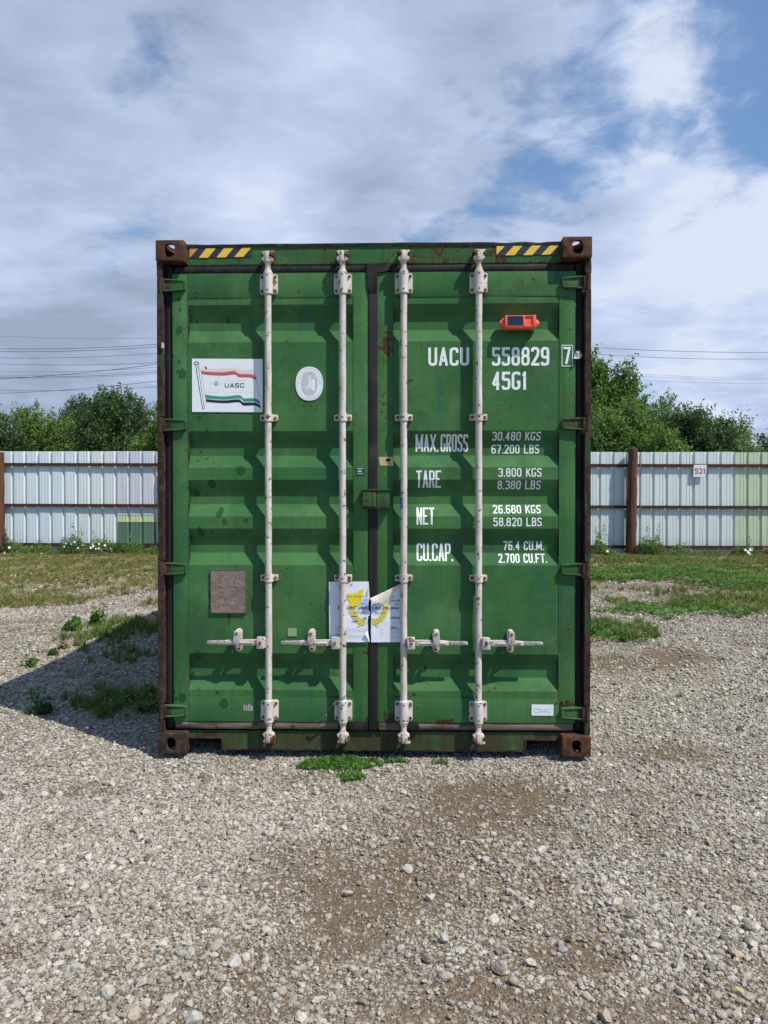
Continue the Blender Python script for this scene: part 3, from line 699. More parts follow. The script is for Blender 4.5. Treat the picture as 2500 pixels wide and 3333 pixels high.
# ------------------------------------------------------------------ lettering (own stroke alphabet)
R_ = 'r'
GL = {
 'U': [[(0, 1, 0), (0, 0), (1, 0), (1, 1, 0)]], 'A': [[(0, 0, 0), (.5, 1.02, 0), (1, 0, 0)], [(.2, .27, 0), (.8, .27, 0)]],
 'C': [[(1, .74, 0), (1, 1), (0, 1), (0, 0), (1, 0), (1, .26, 0)]], '5': [[(.95, 1, 0), (.04, 1, 0), (.02, .55, 0), (1, .62), (1, 0), (0, 0), (0, .18, 0)]],
 '8': [['c', (.04, .53), (.04, 1), (.96, 1), (.96, .53)], ['c', (0, 0), (0, .53), (1, .53), (1, 0)]], '2': [[(0, .80, 0), (0, 1), (1, 1), (1, .62), (0, 0, 0), (1, 0, 0)]],
 '9': [['c', (0, .44), (0, 1), (1, 1), (1, .44)], [(1, .72, 0), (1, 0), (0, 0), (0, .15, 0)]], '7': [[(0, 1, 0), (1, 1, 0), (.35, 0, 0)]],
 '4': [[(.74, 0, 0), (.74, 1, 0), (0, .26, 0), (1.05, .26, 0)]], 'G': [[(1, .86, 0), (1, 1), (0, 1), (0, 0), (1, 0), (1, .42, 0), (.62, .42, 0)]],
 '1': [[(.1, .80, 0), (.6, 1, 0), (.6, 0, 0)]], 'M': [[(0, 0, 0), (0, 1, 0), (.5, .15, 0), (1, 1, 0), (1, 0, 0)]], 'X': [[(0, 0, 0), (1, 1, 0)], [(0, 1, 0), (1, 0, 0)]],
 'R': [[(0, 0, 0), (0, 1, 0), (1, 1), (1, .48), (.02, .48, 0)], [(.55, .48, 0), (1, 0, 0)]], 'O': [['c', (0, 0), (0, 1), (1, 1), (1, 0)]], '0': [['c', (0, 0), (0, 1), (1, 1), (1, 0)]],
 'S': [[(1, .82, 0), (1, 1), (0, 1), (0, .56), (1, .46), (1, 0), (0, 0), (0, .18, 0)]], 'T': [[(0, 1, 0), (1, 1, 0)], [(.5, 1, 0), (.5, 0, 0)]],
 'E': [[(1, 1, 0), (0, 1, 0), (0, 0, 0), (1, 0, 0)], [(0, .5, 0), (.85, .5, 0)]], 'N': [[(0, 0, 0), (0, 1, 0), (1, 0, 0), (1, 1, 0)]], 'P': [[(0, 0, 0), (0, 1, 0), (1, 1), (1, .45), (.02, .45, 0)]],
 '3': [[(0, .83, 0), (0, 1), (1, 1), (1, .53), (.35, .53, 0)], [(.5, .53, 0), (1, .53), (1, 0), (0, 0), (0, .17, 0)]], '6': [['c', (0, 0), (0, .56), (1, .56), (1, 0)], [(0, .28, 0), (0, 1), (1, 1), (1, .86, 0)]],
 'K': [[(0, 0, 0), (0, 1, 0)], [(1, 1, 0), (.02, .38, 0)], [(.35, .58, 0), (1.02, 0, 0)]], 'L': [[(0, 1, 0), (0, 0, 0), (1, 0, 0)]], 'B': [['c', (0, 0, 0), (0, .53, 0), (1, .53), (1, 0)], ['c', (0, .53, 0), (0, 1, 0), (.95, 1), (.95, .53)]],
 'F': [[(1, 1, 0), (0, 1, 0), (0, 0, 0)], [(0, .5, 0), (.85, .5, 0)]], 'I': [[(.5, 0, 0), (.5, 1, 0)]], 'V': [[(0, 1, 0), (.5, -.02, 0), (1, 1, 0)]], 'D': [['c', (0, 0, 0), (0, 1, 0), (1, 1), (1, 0)]],
 'J': [[(1, 1, 0), (1, 0), (0, 0), (0, .3, 0)]], 'H': [[(0, 0, 0), (0, 1, 0)], [(1, 0, 0), (1, 1, 0)], [(0, .5, 0), (1, .5, 0)]], '.': 'dot', ',': 'dot'}
def ribbon(pts, t, closed):
    """flat stroke of width t along 2-D points -> quads"""
    P = [Vector(p) for p in pts]; N = len(P); L = []; Rr = []
    for i in range(N):
        a = P[(i-1) % N] if (closed or i) else None; b = P[(i+1) % N] if (closed or i < N-1) else None
        d1 = (P[i]-a).normalized() if a is not None else None; d2 = (b-P[i]).normalized() if b is not None else None
        if d1 is None: d1 = d2
        if d2 is None: d2 = d1
        n1 = Vector((-d1.y, d1.x)); n2 = Vector((-d2.y, d2.x)); m_ = n1+n2
        m_ = m_.normalized() if m_.length > 1e-6 else n1
        k = min(1/max(m_.dot(n1), .3), 2.2)
        L.append(P[i]+m_*k*t/2); Rr.append(P[i]-m_*k*t/2)
    return [(L[i], Rr[i], Rr[(i+1) % N], L[(i+1) % N]) for i in range(N if closed else N-1)]
def strokes(ch, w_, h_, t, r):
    out = []
    g = GL[ch]
    if g == 'dot': return [[(Vector((0, 0)), Vector((t, 0)), Vector((t, t*1.05)), Vector((0, t*1.05)))]]
    for st in g:
        closed = st[0] == 'c'; q = st[1:] if closed else st
        P = [(Vector((t/2+p_[0]*(w_-t), t/2+p_[1]*(h_-t))), (r if len(p_) < 3 else p_[2])) for p_ in q]
        runs = [[]]; N = len(P)
        for i, (c_, rad) in enumerate(P):
            if rad == 0 or (not closed and i in (0, N-1)):
                runs[-1].append(c_)
                if 0 < i < N-1 and not closed:
                    d1 = (c_-P[i-1][0]).normalized(); d2 = (P[i+1][0]-c_).normalized()
                    if d1.dot(d2) < .35 and abs(d1.x*d1.y)+abs(d2.x*d2.y) > 1e-3: runs.append([c_])   # sharp slanted corner: a new stroke
                continue
            a = P[(i-1) % N][0]; b = P[(i+1) % N][0]; da = (a-c_); db = (b-c_)
            rr = min(rad, da.length*.48, db.length*.48); s1 = c_+da.normalized()*rr; s2 = c_+db.normalized()*rr
            for k in range(6):
                u = k/5; runs[-1].append(s1*(1-u)**2+c_*2*u*(1-u)+s2*u*u)
        for pts in runs:
            if len(pts) < 2: continue
            if not closed:
                pts = list(pts); edge = lambda v: min(v.y, h_-v.y) < t*.75
                if edge(pts[0]): pts[0] = pts[0]-(pts[1]-pts[0]).normalized()*t/2
                if edge(pts[-1]): pts[-1] = pts[-1]+(pts[-1]-pts[-2]).normalized()*t/2
            qs = []
            for quad in ribbon(pts, t, closed):
                poly = list(quad)
                for ax_, lim, sg_ in ((0, 0, 1), (0, w_*1.06, -1), (1, 0, 1), (1, h_, -1)):
                    o_ = []
                    for i in range(len(poly)):
                        A_, B_ = poly[i-1], poly[i]; fa_, fb_ = (A_[ax_]-lim)*sg_, (B_[ax_]-lim)*sg_
                        if (fa_ >= 0) != (fb_ >= 0): o_.append(A_.lerp(B_, fa_/(fa_-fb_)))
                        if fb_ >= 0: o_.append(B_)
                    poly = o_
                    if not poly: break
                if len(poly) > 2: qs.append(tuple(poly))
            out.append(qs)
    return out
def word(mb, text, x, z, h_, w_, t, gap, m, y=None, widths=None, xform=None, total=None, step=.0002):
    """write text from x rightwards with its foot at z; follows the corrugation when y is None"""
    widths = widths or {}
    def cw(c):
        if c == ' ': return w_*.55
        if c in '.,': return t
        if c in 'M': return w_*1.35
        if c in '1': return w_*.62
        if c == 'I': return t*1.01
        if c == 'X': return w_*1.1
        return w_*widths.get(c, 1)
    W0 = sum(cw(c) for c in text)+gap*(len(text)-1); k = (total/W0) if total else 1
    cx = 0; polys = []
    for c in text:
        if c != ' ':
            for si, st in enumerate(strokes(c, cw(c)*k, h_, t, min(w_*k*.42, h_*.3))):
                for quad in st: polys.append(([Vector((cx+q.x, q.y)) for q in quad], si))
        cx += cw(c)*k+gap*k
    bm = bmesh.new()
    for quad, si in polys:
        P = [(xform(q) if xform else (x+q.x, z+q.y)) for q in quad]
        vs = [bm.verts.new((a, -step*si, b)) for a, b in P]
        try: bm.faces.new(vs)
        except ValueError: pass
    if y is None:
        for zz, _ in PROF: bmesh.ops.bisect_plane(bm, geom=bm.verts[:]+bm.edges[:]+bm.faces[:], plane_co=(0, 0, zz), plane_no=(0, 0, 1), dist=1e-6)
        for v in bm.verts: v.co.y += prof_y(v.co.z)+wave(v.co.x, v.co.z, 1, .113, 1.050)-.0011
    else:
        for v in bm.verts: v.co.y += y
    bmesh.ops.recalc_face_normals(bm, faces=bm.faces[:])
    for f in bm.faces:
        if f.normal.y > 0: f.normal_flip()
    mb.bm(bm, m)
    return k
def mark(text, x0, x1, z0, z1, w_, t, gap, name='lettering', parent=None):
    # one object per painted word, set out so that the line fills its width
    cw = lambda c: w_*.55 if c == ' ' else (t if c in '.,' else (w_*1.35 if c == 'M' else (w_*.62 if c == '1' else (w_*1.1 if c == 'X' else w_))))
    k = (x1-x0)/(sum(cw(c) for c in text)+gap*(len(text)-1)); x = x0
    for wd_ in text.split(' '):
        mb = MB(); word(mb, wd_, x, z0, z1-z0, w_*k, t, gap*k, 'letter'); o = mb.build(name, parent or door_r, False); o['label'] = 'white painted lettering ' + wd_
        x += k*(sum(cw(c) for c in wd_)+gap*len(wd_)+w_*.55+gap)
mark('UACU', .313, .543, 2.193, 2.296, .052, .0150, .010)
mark('558829', .671, .992, 2.191, 2.296, .049, .0150, .0075)
mark('45G1', .670, .868, 2.056, 2.158, .052, .0150, .0075)
mb = MB(); word(mb, '7', 1.071, 2.199, .096, .040, .013, 0, 'letter', y=YF-.0045, total=.040)
for a in ((1.061, 1.123, 2.302, 2.306), (1.061, 1.123, 2.186, 2.190), (1.061, 1.0645, 2.190, 2.302), (1.1195, 1.123, 2.190, 2.302)): mb.sheet([(a[0], a[2]), (a[1], a[2]), (a[1], a[3]), (a[0], a[3])], YF-.0045, 'letter')
mb.build('check_digit', door_r, False)['label'] = 'boxed white painted digit 7'
mark('MAX.', .242, .371, 1.711, 1.809, .034, .0098, .0045); mark('GROSS', .384, .540, 1.711, 1.809, .034, .0098, .0045)
mark('TARE', .245, .386, 1.506, 1.603, .032, .0100, .0045)
mark('NET', .247, .348, 1.297, 1.394, .031, .0100, .0045)
mark('CU.CAP.', .248, .455, 1.090, 1.190, .033, .0098, .0045)
for tx, a, b, c_, d_ in (('30.480 KGS', .676, .948, 1.773, 1.821), ('67.200 LBS', .673, .943, 1.700, 1.750), ('3.800 KGS', .708, .950, 1.567, 1.616), ('8.380 LBS', .706, .948, 1.497, 1.546),
                         ('26.680 KGS', .680, .949, 1.360, 1.408), ('58.820 LBS', .680, .952, 1.288, 1.337), ('76.4 CU.M.', .740, .971, 1.151, 1.202), ('2.700 CU.FT.', .711, .984, 1.081, 1.131)):
    mark(tx, a, b, c_, d_, .0235, .0068, .0052)

def text_mesh(mb, s_, x, z, size, y, m, sx=1.0, bold=0.0, align='LEFT', rot=0.0):
    cu = bpy.data.curves.new('t', 'FONT'); cu.body = s_; cu.size = size; cu.offset = bold; cu.align_x = align; cu.resolution_u = 2
    o = bpy.data.objects.new('t', cu); COL.objects.link(o); dg = bpy.context.evaluated_depsgraph_get(); dg.update()
    me_ = bpy.data.meshes.new_from_object(o.evaluated_get(dg)); cr, sr = math.cos(rot), math.sin(rot)
    vs = [(x+(v.co.x*sx)*cr-v.co.y*sr, y, z+(v.co.x*sx)*sr+v.co.y*cr) for v in me_.vertices]
    fs = [tuple(p_.vertices) for p_ in me_.polygons]; mb.add(vs, fs, m)
    bpy.data.objects.remove(o, do_unlink=True); bpy.data.curves.remove(cu); bpy.data.meshes.remove(me_)

# ------------------------------------------------------------------ stickers and notices
YS = YF-.004
def smooth_line(pts, n=8):
    out = []; P = [Vector(p) for p in pts]; P = [P[0]*2-P[1]]+P+[P[-1]*2-P[-2]]
    for i in range(1, len(P)-2):
        for k in range(n):
            t = k/n; a, b, c_, d_ = P[i-1], P[i], P[i+1], P[i+2]
            out.append(.5*((2*b)+(c_-a)*t+(2*a-5*b+4*c_-d_)*t*t+(3*b-a-3*c_+d_)*t**3))
    out.append(P[-2]); return [tuple(q) for q in out]
# flag sticker
A = zf(610, 1150, 6.38, YS)
st = MB(); st.prism([A(95, 110), A(1565, 118), A(1563, 1222), A(97, 1217)], YS, YF-.0005, 'vinyl')
sticker = st.build('flag_sticker', box, False)
sticker['label'] = 'white sticker printed with a striped flag on a pole'
y1 = YS-.0006
def stripe(mb, topline, botline, m, y=y1):
    a = smooth_line([A(*q) for q in topline]); b = smooth_line([A(*q) for q in botline]); n_ = min(len(a), len(b))
    mb.add([(p_[0], y, p_[1]) for p_ in a[:n_]]+[(p_[0], y, p_[1]) for p_ in b[:n_]], [(i, n_+i, n_+i+1, i+1) for i in range(n_-1)], m)
mb = MB()
L1 = [(300, 300), (480, 318), (760, 312), (985, 290), (1070, 348), (1330, 352), (1415, 420)]
L2 = [(290, 370), (480, 392), (760, 396), (965, 372), (1075, 430), (1310, 440), (1425, 490)]
L3 = [(298, 430), (480, 452), (760, 462), (985, 440), (1080, 495), (1310, 505), (1432, 560)]
stripe(mb, L1, [(a, b-8) for a, b in L2], 'v_cream'); stripe(mb, L2, L3, 'v_red')
L4 = [(366, 856), (560, 885), (800, 895), (1080, 868), (1170, 935), (1390, 932), (1500, 985)]
L5 = [(378, 930), (560, 950), (800, 960), (1085, 938), (1180, 1000), (1400, 1003), (1505, 1060)]
L6 = [(385, 945), (560, 968), (800, 975), (1070, 955), (1160, 1016), (1400, 1022), (1508, 1078)]
L7 = [(392, 1006), (560, 1025), (800, 1036), (1075, 1020), (1165, 1085), (1400, 1085), (1522, 1145)]
stripe(mb, L4, L5, 'v_green'); stripe(mb, L6, L7, 'v_black')
def line(mb, pts, t, m, y=y1, closed=False, f=A):
    P = [f(*q) for q in pts]
    for qd in ribbon(P, t, closed): mb.add([(q.x, y, q.y) for q in qd], [(0, 1, 2, 3)], m)
line(mb, [(172, 248), (318, 1155)], .0035, 'v_black'); line(mb, [(218, 240), (355, 1155)], .0020, 'v_black'); line(mb, [(315, 1155), (360, 1155)], .0015, 'v_black')
line(mb, [(235, 250), (240, 300), (270, 350), (295, 420), (330, 640), (366, 850), (392, 1000), (385, 1060), (358, 1100)], .0009, 'v_black', y1-.0002)
line(mb, [(1415, 400), (1522, 1145)], .0009, 'v_black', y1-.0002)
line(mb, [(190+48*math.cos(t), 208+30*math.sin(t)) for t in np.linspace(0, 2*PI, 16)[:-1]], .0042, 'v_black', y1, True)
cw_ = A(602, 622); mb.sheet(oval(*cw_, .0135, .0140, 24), y1, 'v_grey'); mb.sheet(oval(*cw_, .0118, .0122, 24), y1-.0003, 'v_palegrey'); mb.sheet(oval(*cw_, .0085, .0088, 20), y1-.0006, 'v_blue')
for k in range(6):
    t = PI/3*k; line(mb, [(602+98*math.cos(t), 622+98*math.sin(t)), (602+122*math.cos(t), 622+122*math.sin(t))], .0011, 'v_black')
line(mb, [(575, 580), (602, 610), (602, 680)], .0009, 'v_palegrey', y1-.0009); line(mb, [(630, 580), (602, 612)], .0009, 'v_palegrey', y1-.0011)
a0 = A(778, 712); a1 = A(1182, 620); word(mb, 'UASC', a0[0], a0[1], a1[1]-a0[1], .0135, .0043, .0022, 'v_black', y=y1, total=a1[0]-a0[0])
a0 = A(378, 812); text_mesh(mb, 'UNITED ARAB SHIPPING COMPANY (S.A.G)', a0[0], a0[1], .0042, y1, 'v_grey', .93)
def ar(s_): return s_
rs = random.Random(3)
def squiggle(mb, x0, x1, yb, hgt):
    x = x0
    while x < x1:
        w_ = rs.uniform(18, 48); pts = [(x, yb), (x+w_*.3, yb+rs.uniform(-.2, .5)*hgt), (x+w_*.55, yb-rs.uniform(.2, 1)*hgt), (x+w_*.8, yb), (x+w_, yb)]
        line(mb, pts, .0006, 'v_grey'); mb.sheet(oval(*A(x+w_*.5, yb+hgt*(.7 if rs.random() < .5 else -1.2)), .0005, .0005, 6), y1, 'v_grey'); x += w_+8
squiggle(mb, 775, 1180, 572, 16); squiggle(mb, 930, 1430, 808, 12)
mb.prism([A(358, 262), A(400, 290), A(410, 312), A(392, 345), (A(372, 300))], YS-.0012, YS-.0005, 'rust_dark')
mb.build('flag_print', sticker, False)
# oval classification seal
A2 = zf(930, 1170, 11.06, YS)
cx_, cz_ = A2(852, 870); rx_ = (A2(1345, 870)[0]-A2(358, 870)[0])/2; rz_ = (A2(852, 262)[1]-A2(852, 1480)[1])/2
st = MB(); st.prism(oval(cx_, cz_, rx_, rz_, 48, 2.25), YS, YF-.0005, 'vinyl'); seal = st.build('oval_sticker', box, False); seal['label'] = 'oval white sticker with a pale grey seal and ring of letters'
mb = MB()
for qd in ribbon(oval(cx_, cz_, rx_*.89, rz_*.90, 48, 2.25), .0012, True): mb.add([(q.x, y1, q.y) for q in qd], [(0, 1, 2, 3)], 'v_grey')
mb.sheet(oval(cx_, cz_, rx_*.585, rz_*.69, 40, 2.5), y1, 'v_palegrey')
def onoval(txt, a0_, a1_, k, h_, outward=True):
    n_ = len(txt)
    for i, ch in enumerate(txt):
        if ch == ' ': continue
        t = R(a0_+(a1_-a0_)*i/(n_-1)); px__ = cx_+rx_*k*math.cos(t); pz__ = cz_+rz_*k*math.sin(t)
        nrm = Vector((math.cos(t)/rx_, math.sin(t)/rz_)).normalized(); nrm = nrm if outward else -nrm; tan = Vector((nrm.y, -nrm.x)); w_ = h_*.62
        word(mb, ch, 0, 0, h_, w_, h_*.16, 0, 'v_grey', y=y1, total=(w_ if ch != 'I' else None), xform=lambda q: (px__+tan.x*(q.x-w_/2)+nrm.x*(q.y-h_/2), pz__+tan.y*(q.x-w_/2)+nrm.y*(q.y-h_/2)))
onoval('BUREAU VERITAS', 178, 2, .745, .0078); onoval('1828', 247, 293, .81, .0082, False)
def B2(pts, m='vinyl', t=None):
    P = [A2(*q) for q in pts]
    if t:
        for qd in ribbon(P, t, False): mb.add([(q.x, y1-.0004, q.y) for q in qd], [(0, 1, 2, 3)], m)
    else: mb.sheet(P, y1-.0004, m)
B2([(830, 620), (890, 600), (905, 700), (890, 960), (860, 1080), (830, 1080), (835, 960), (780, 1060), (720, 1140), (705, 1135), (770, 1000), (820, 860), (825, 700)]); B2([(715, 540), (700, 700), (715, 740), (760, 780), (820, 740)], t=.0017)
B2([(635, 850), (785, 850)], t=.0028); B2([(650, 940), (655, 1040), (690, 1050), (700, 940), (735, 960)], t=.0022); B2([(1010, 700), (1060, 740), (1055, 1110), (960, 1130), (905, 1030), (920, 760)]); B2([(740, 1215), (950, 1215)], t=.0022); B2([(850, 1165), (850, 1230)], t=.0022); B2([(800, 1168), (900, 1168)], t=.0014)
B2([(895, 600), (950, 560), (940, 660), (900, 690)], t=.0016); B2([(960, 480), (1030, 560), (1050, 690)], t=.0028); mb.sheet(oval(*A2(868, 575), .0026, .0036, 12), y1-.0004, 'vinyl')
mb.build('seal_print', seal, False)
# data plate
A3 = zf(660, 1830, 9.76, YS)
a, b = A3(262, 1610), A3(1385, 225); mb = MB(); mb.prism(rrect(a[0], b[0], a[1], b[1], .004), YF-.009, YF-.001, 'plate', .001); dp = mb.build('data_plate', box, False); dp['label'] = 'brown painted metal data plate with two rivets'
mb = MB(); yp = YF-.0092
for z0_, z1_, x0_, x1_ in ((a[1], a[1]+.002, a[0], b[0]), (b[1]-.003, b[1], a[0], b[0]), (a[1], b[1], b[0]-.0025, b[0]), (a[1], b[1], a[0], a[0]+.002)): mb.box(x0_, x1_, yp-.0022, yp, z0_, z1_, 'paint')
text_mesh(mb, 'APPROVED FOR TRANSPORT', a[0]+.012, b[1]-.020, .0135, yp-.0006, 'plate_hi', .93); text_mesh(mb, 'UNDER CUSTOMS SEAL', a[0]+.024, b[1]-.033, .0125, yp-.0006, 'plate_hi', .98); text_mesh(mb, 'CSC SAFETY', a[0]+.05, b[1]-.052, .013, yp-.0006, 'plate_hi', 1)
for (x0_, x1_, Yp) in ((310, 1340, 790), (790, 1340, 745), (1000, 1340, 820), (860, 1340, 885), (310, 1340, 1085), (880, 1330, 1020), (1150, 1320, 690), (700, 1310, 1350), (900, 1320, 1180)):
    p0, p1 = A3(x0_, Yp), A3(x1_, Yp); mb.box(p0[0], p1[0], yp-.0009, yp, p0[1]-.0006, p0[1]+.0006, 'plate_hi')
p0, p1 = A3(830, 790), A3(830, 1060); mb.box(p0[0]-.0005, p0[0]+.0005, yp-.0008, yp, p1[1], p0[1], 'plate_hi')
for q in ((570, 745), (1085, 750)): mb.disc(*[(lambda c_: (c_[0], yp, c_[1]))(A3(*q))][0], .006, 'plate', .005)
mb.build('plate_relief', dp, False)
# small stickers
def small(name, label, x0, x1, z0, z1, m, y=YS, fn=None, poly=None):
    mb = MB(); mb.prism(poly or [(x0, z0), (x1, z0), (x1, z1), (x0, z1)], y, y+.0022, m)
    if fn: fn(mb, y-.0005)
    o = mb.build(name, box, False); o['label'] = label; return o
def okp(mb, y): word(mb, 'OK', -.085, 1.594, .011, .009, .0024, .002, 'vinyl', y=y); mb.sheet([(-.09, 1.614), (-.053, 1.614), (-.053, 1.6165), (-.09, 1.6165)], y, 'vinyl'); mb.sheet([(-.087, 1.583), (-.053, 1.583), (-.053, 1.585), (-.087, 1.585)], y, 'vinyl')
small('inspection_sticker', 'small dark green sticker reading OK', -.095, -.047, 1.577, 1.622, 'ok_green', fn=okp)
def cim(mb, y): word(mb, 'CIMC', .907, .234, .027, .020, .0055, .003, 'cimc', y=y, total=.098)
small('maker_sticker', 'white rectangular sticker with faded blue letters low on the right door', .896, 1.019, .219, .281, 'vinyl', y=YF-.0055, fn=cim)
def man(mb, y): mb.sheet([(.073, 1.654), (.099, 1.654), (.099, 1.672), (.073, 1.672)], y, 'rust_dark'); text_mesh(mb, '26387', .076, 1.640, .011, y, 'v_black'); mb.sheet([(.066, 1.650), (.103, 1.650), (.103, 1.6515), (.066, 1.6515)], y, 'v_grey')
small('manila_tag', 'tan sticker with a dark square print beside the centre gasket', 0, 0, 0, 0, 'manila', fn=man, poly=[(.040, 1.632), (.117, 1.630), (.112, 1.679), (.033, 1.680)], y=YF-.0035)
small('faded_note', 'pale green faded square sticker near the second handle', -.485, -.434, .662, .708, 'note')
mb = MB()
for k, (dx_, hh) in enumerate(((0, .036), (.012, .030), (.024, .040), (.036, .034), (.044, .026))): mb.prism([(-.738+dx_, .236), (-.730+dx_, .236), (-.728+dx_, .236+hh), (-.737+dx_, .234+hh)], YF-.0042, YF-.0028, 'v_grey')
mb.build('sticker_residue', box, False)
mb = MB(); vs = []
for i in range(7):
    t = R(180+i*12); vs += [(.1745+.0193*math.cos(t), .016+.0193*math.sin(t), 1.388+.003*math.sin(i*2)), (.1745+.0193*math.cos(t), .016+.0193*math.sin(t), 1.455-.004*(i % 2))]
mb.add(vs, [(2*i, 2*i+2, 2*i+3, 2*i+1) for i in range(6)], 'sblue'); mb.build('blue_sticker', box)
# hazard tape
for nm, S_, rect, yel in (('left', zf(490, 740, 3.687, .0675), [(468, 256), (1215, 243), (1215, 353), (470, 366)], [[(470, 258), (570, 257), (475, 362), (470, 364)], [(668, 254), (785, 252), (690, 365), (580, 367)], [(885, 249), (1000, 247), (903, 360), (793, 362)], [(1100, 245), (1213, 243), (1113, 355), (1005, 357)]]),
                          ('right', zf(1180, 740, 2.127, .0675), [(926, 130), (1362, 122), (1364, 187), (926, 195)], [[(928, 131), (985, 131), (928, 190)], [(1047, 129), (1107, 128), (1053, 193), (987, 194)], [(1173, 126), (1235, 126), (1175, 192), (1112, 193)], [(1300, 124), (1360, 124), (1298, 188), (1237, 190)]])):
    mb = MB(); mb.prism([S_(*q) for q in rect], .0665, .0690, 'black_tape'); o = mb.build('hazard_tape', box, False); o['label'] = 'black and yellow striped tape at the %s end of the top rail' % nm
    for i, q in enumerate(yel):
        mb = MB(); mb.prism([S_(*v) for v in q], .0658, .0664, 'orange_tape' if (i == 0 and nm == 'left') else 'yellow_tape'); mb.build('stripe', o, False)
# torn customs notice in two halves
A5 = zf(1040, 1860, 5.53, YF-.013); YP = YF-.013
def paper_sheet(poly, name, label):
    bm = bmesh.new(); f = bm.faces.new([bm.verts.new((x, 0, z)) for x, z in poly]); bmesh.ops.triangulate(bm, faces=[f])
    for k in range(12):
        bmesh.ops.bisect_plane(bm, geom=bm.verts[:]+bm.edges[:]+bm.faces[:], plane_co=(-.25+k*.036, 0, 0), plane_no=(1, 0, 0), dist=1e-6)
        bmesh.ops.bisect_plane(bm, geom=bm.verts[:]+bm.edges[:]+bm.faces[:], plane_co=(0, 0, .63+k*.03), plane_no=(0, 0, 1), dist=1e-6)
    bmesh.ops.recalc_face_normals(bm, faces=bm.faces[:]); 
    for fc in bm.faces:
        if fc.normal.y > 0: fc.normal_flip()
    for v in bm.verts:
        v.co.y = YP+.0006*math.sin(v.co.x*60+v.co.z*25)+.0006*math.sin(v.co.z*80)
    r = bmesh.ops.extrude_face_region(bm, geom=bm.faces[:])
    for v in r['geom']:
        if isinstance(v, bmesh.types.BMVert): v.co.y += .0008
    bmesh.ops.recalc_face_normals(bm, faces=bm.faces[:])
    mb = MB(); mb.bm(bm, 'paper'); o = mb.build(name, box); o['label'] = label; return o
tearL = [(885, 180), (862, 235), (885, 280), (893, 300), (886, 400), (903, 470), (878, 560), (872, 640), (880, 690), (912, 735), (905, 790), (880, 800), (868, 900), (875, 980), (865, 1060), (830, 1085), (850, 1130), (880, 1200), (903, 1268)]
nl = paper_sheet([A5(170, 185)]+[A5(*q) for q in tearL]+[A5(700, 1275), A5(178, 1268)], 'customs_notice', 'left half of the torn white customs notice with yellow emblem')
tearR = [(925, 510), (935, 570), (928, 620), (945, 690), (930, 740), (938, 800), (930, 880), (932, 960), (925, 1060), (942, 1105), (935, 1180), (930, 1275)]
nr = paper_sheet([A5(1165, 600), A5(1320, 400), A5(1440, 235), A5(1530, 190), A5(1535, 1272)]+[A5(*q) for q in tearR[::-1]], 'customs_notice', 'right half of the torn white customs notice with its top corner folded down')
mb = MB()
fa, fb, fc_ = A5(905, 480), A5(1490, 205), A5(1165, 602)
def flap(u, v):
    x = fa[0]*(1-u)+(fb[0]*(1-v)+fc_[0]*v)*u; z = fa[1]*(1-u)+(fb[1]*(1-v)+fc_[1]*v)*u
    return (x, YP-.002-.028*(1-u)*(.6+.4*v)-.012*math.sin(u*PI)+.002*math.sin(u*23+v*11), z)
K = 9; vs = [flap(max(i, .03)/K if i else .02, j/K) for i in range(K+1) for j in range(K+1)]
mb.add(vs, [(i*(K+1)+j, (i+1)*(K+1)+j, (i+1)*(K+1)+j+1, i*(K+1)+j+1) for i in range(K) for j in range(K)], 'paper_back'); fl = mb.build('folded_corner', nr)
mb = MB(); a, b, c_ = A5(870, 1062), A5(815, 1112), A5(903, 1262); mb.add([(a[0], YP-.004, a[1]), (b[0], YP-.014, b[1]), (c_[0], YP-.002, c_[1])], [(0, 1, 2)], 'paper'); mb.build('folded_corner', nl, False)
YQ = YP-.0025
def leaf(mb, x, y_, L, a, wd=.34, m='v_yellow', f=A5):
    t = R(a); P = []
    for u, v in ((0, 0), (.2, wd*.42), (.45, wd*.6), (.75, wd*.45), (1, .0), (.75, -wd*.30), (.45, -wd*.45), (.2, -wd*.32)): P.append(f(x+L*(u*math.cos(t)-v*math.sin(t)), y_-L*(u*math.sin(t)+v*math.cos(t))))
    mb.sheet(P, YQ-rs.uniform(0, .0004), m)
ml = MB(); mr = MB()
ml.sheet([A5(*q) for q in [(488, 405), (600, 398), (668, 388), (700, 345), (742, 330), (740, 318), (802, 316), (778, 380), (772, 440), (750, 500), (735, 560), (740, 590), (690, 620), (570, 612), (560, 560), (530, 520), (488, 470)]], YQ, 'v_yellow')
ml.sheet([A5(*q) for q in [(885, 275), (862, 330), (846, 400), (868, 432), (884, 400)]], YQ, 'v_yellow')
for k in range(8):
    t = R(k*11.5); xx, yy = 885-300*math.cos(t), 640+285*math.sin(t); dg_ = 270+k*11.5
    leaf(ml, xx, yy, 92, dg_-150, .42); leaf(ml, xx, yy, 84, dg_-225, .40)
    xx = 905+292*math.cos(t); leaf(mr, xx, yy, 92, 180-(dg_-150), .42); leaf(mr, xx, yy, 84, 180-(dg_-225), .40)
ml.sheet([A5(*q) for q in [(700, 1000), (690, 975), (740, 940), (775, 945)]], YQ, 'v_yellow'); mr.sheet([A5(*q) for q in [(985, 945), (1040, 955), (1090, 1015), (1060, 1000)]], YQ, 'v_yellow'); mr.sheet([A5(*q) for q in [(1205, 560), (1250, 470), (1322, 400), (1290, 460), (1240, 540)]], YQ, 'v_yellow')
ml.sheet([A5(*q) for q in [(745, 545), (868, 470), (870, 690), (800, 705), (755, 640)]], YQ+.0004, 'v_skyblue'); mr.sheet([A5(*q) for q in [(945, 600), (1000, 620), (1010, 700), (945, 720)]], YQ+.0004, 'v_skyblue')
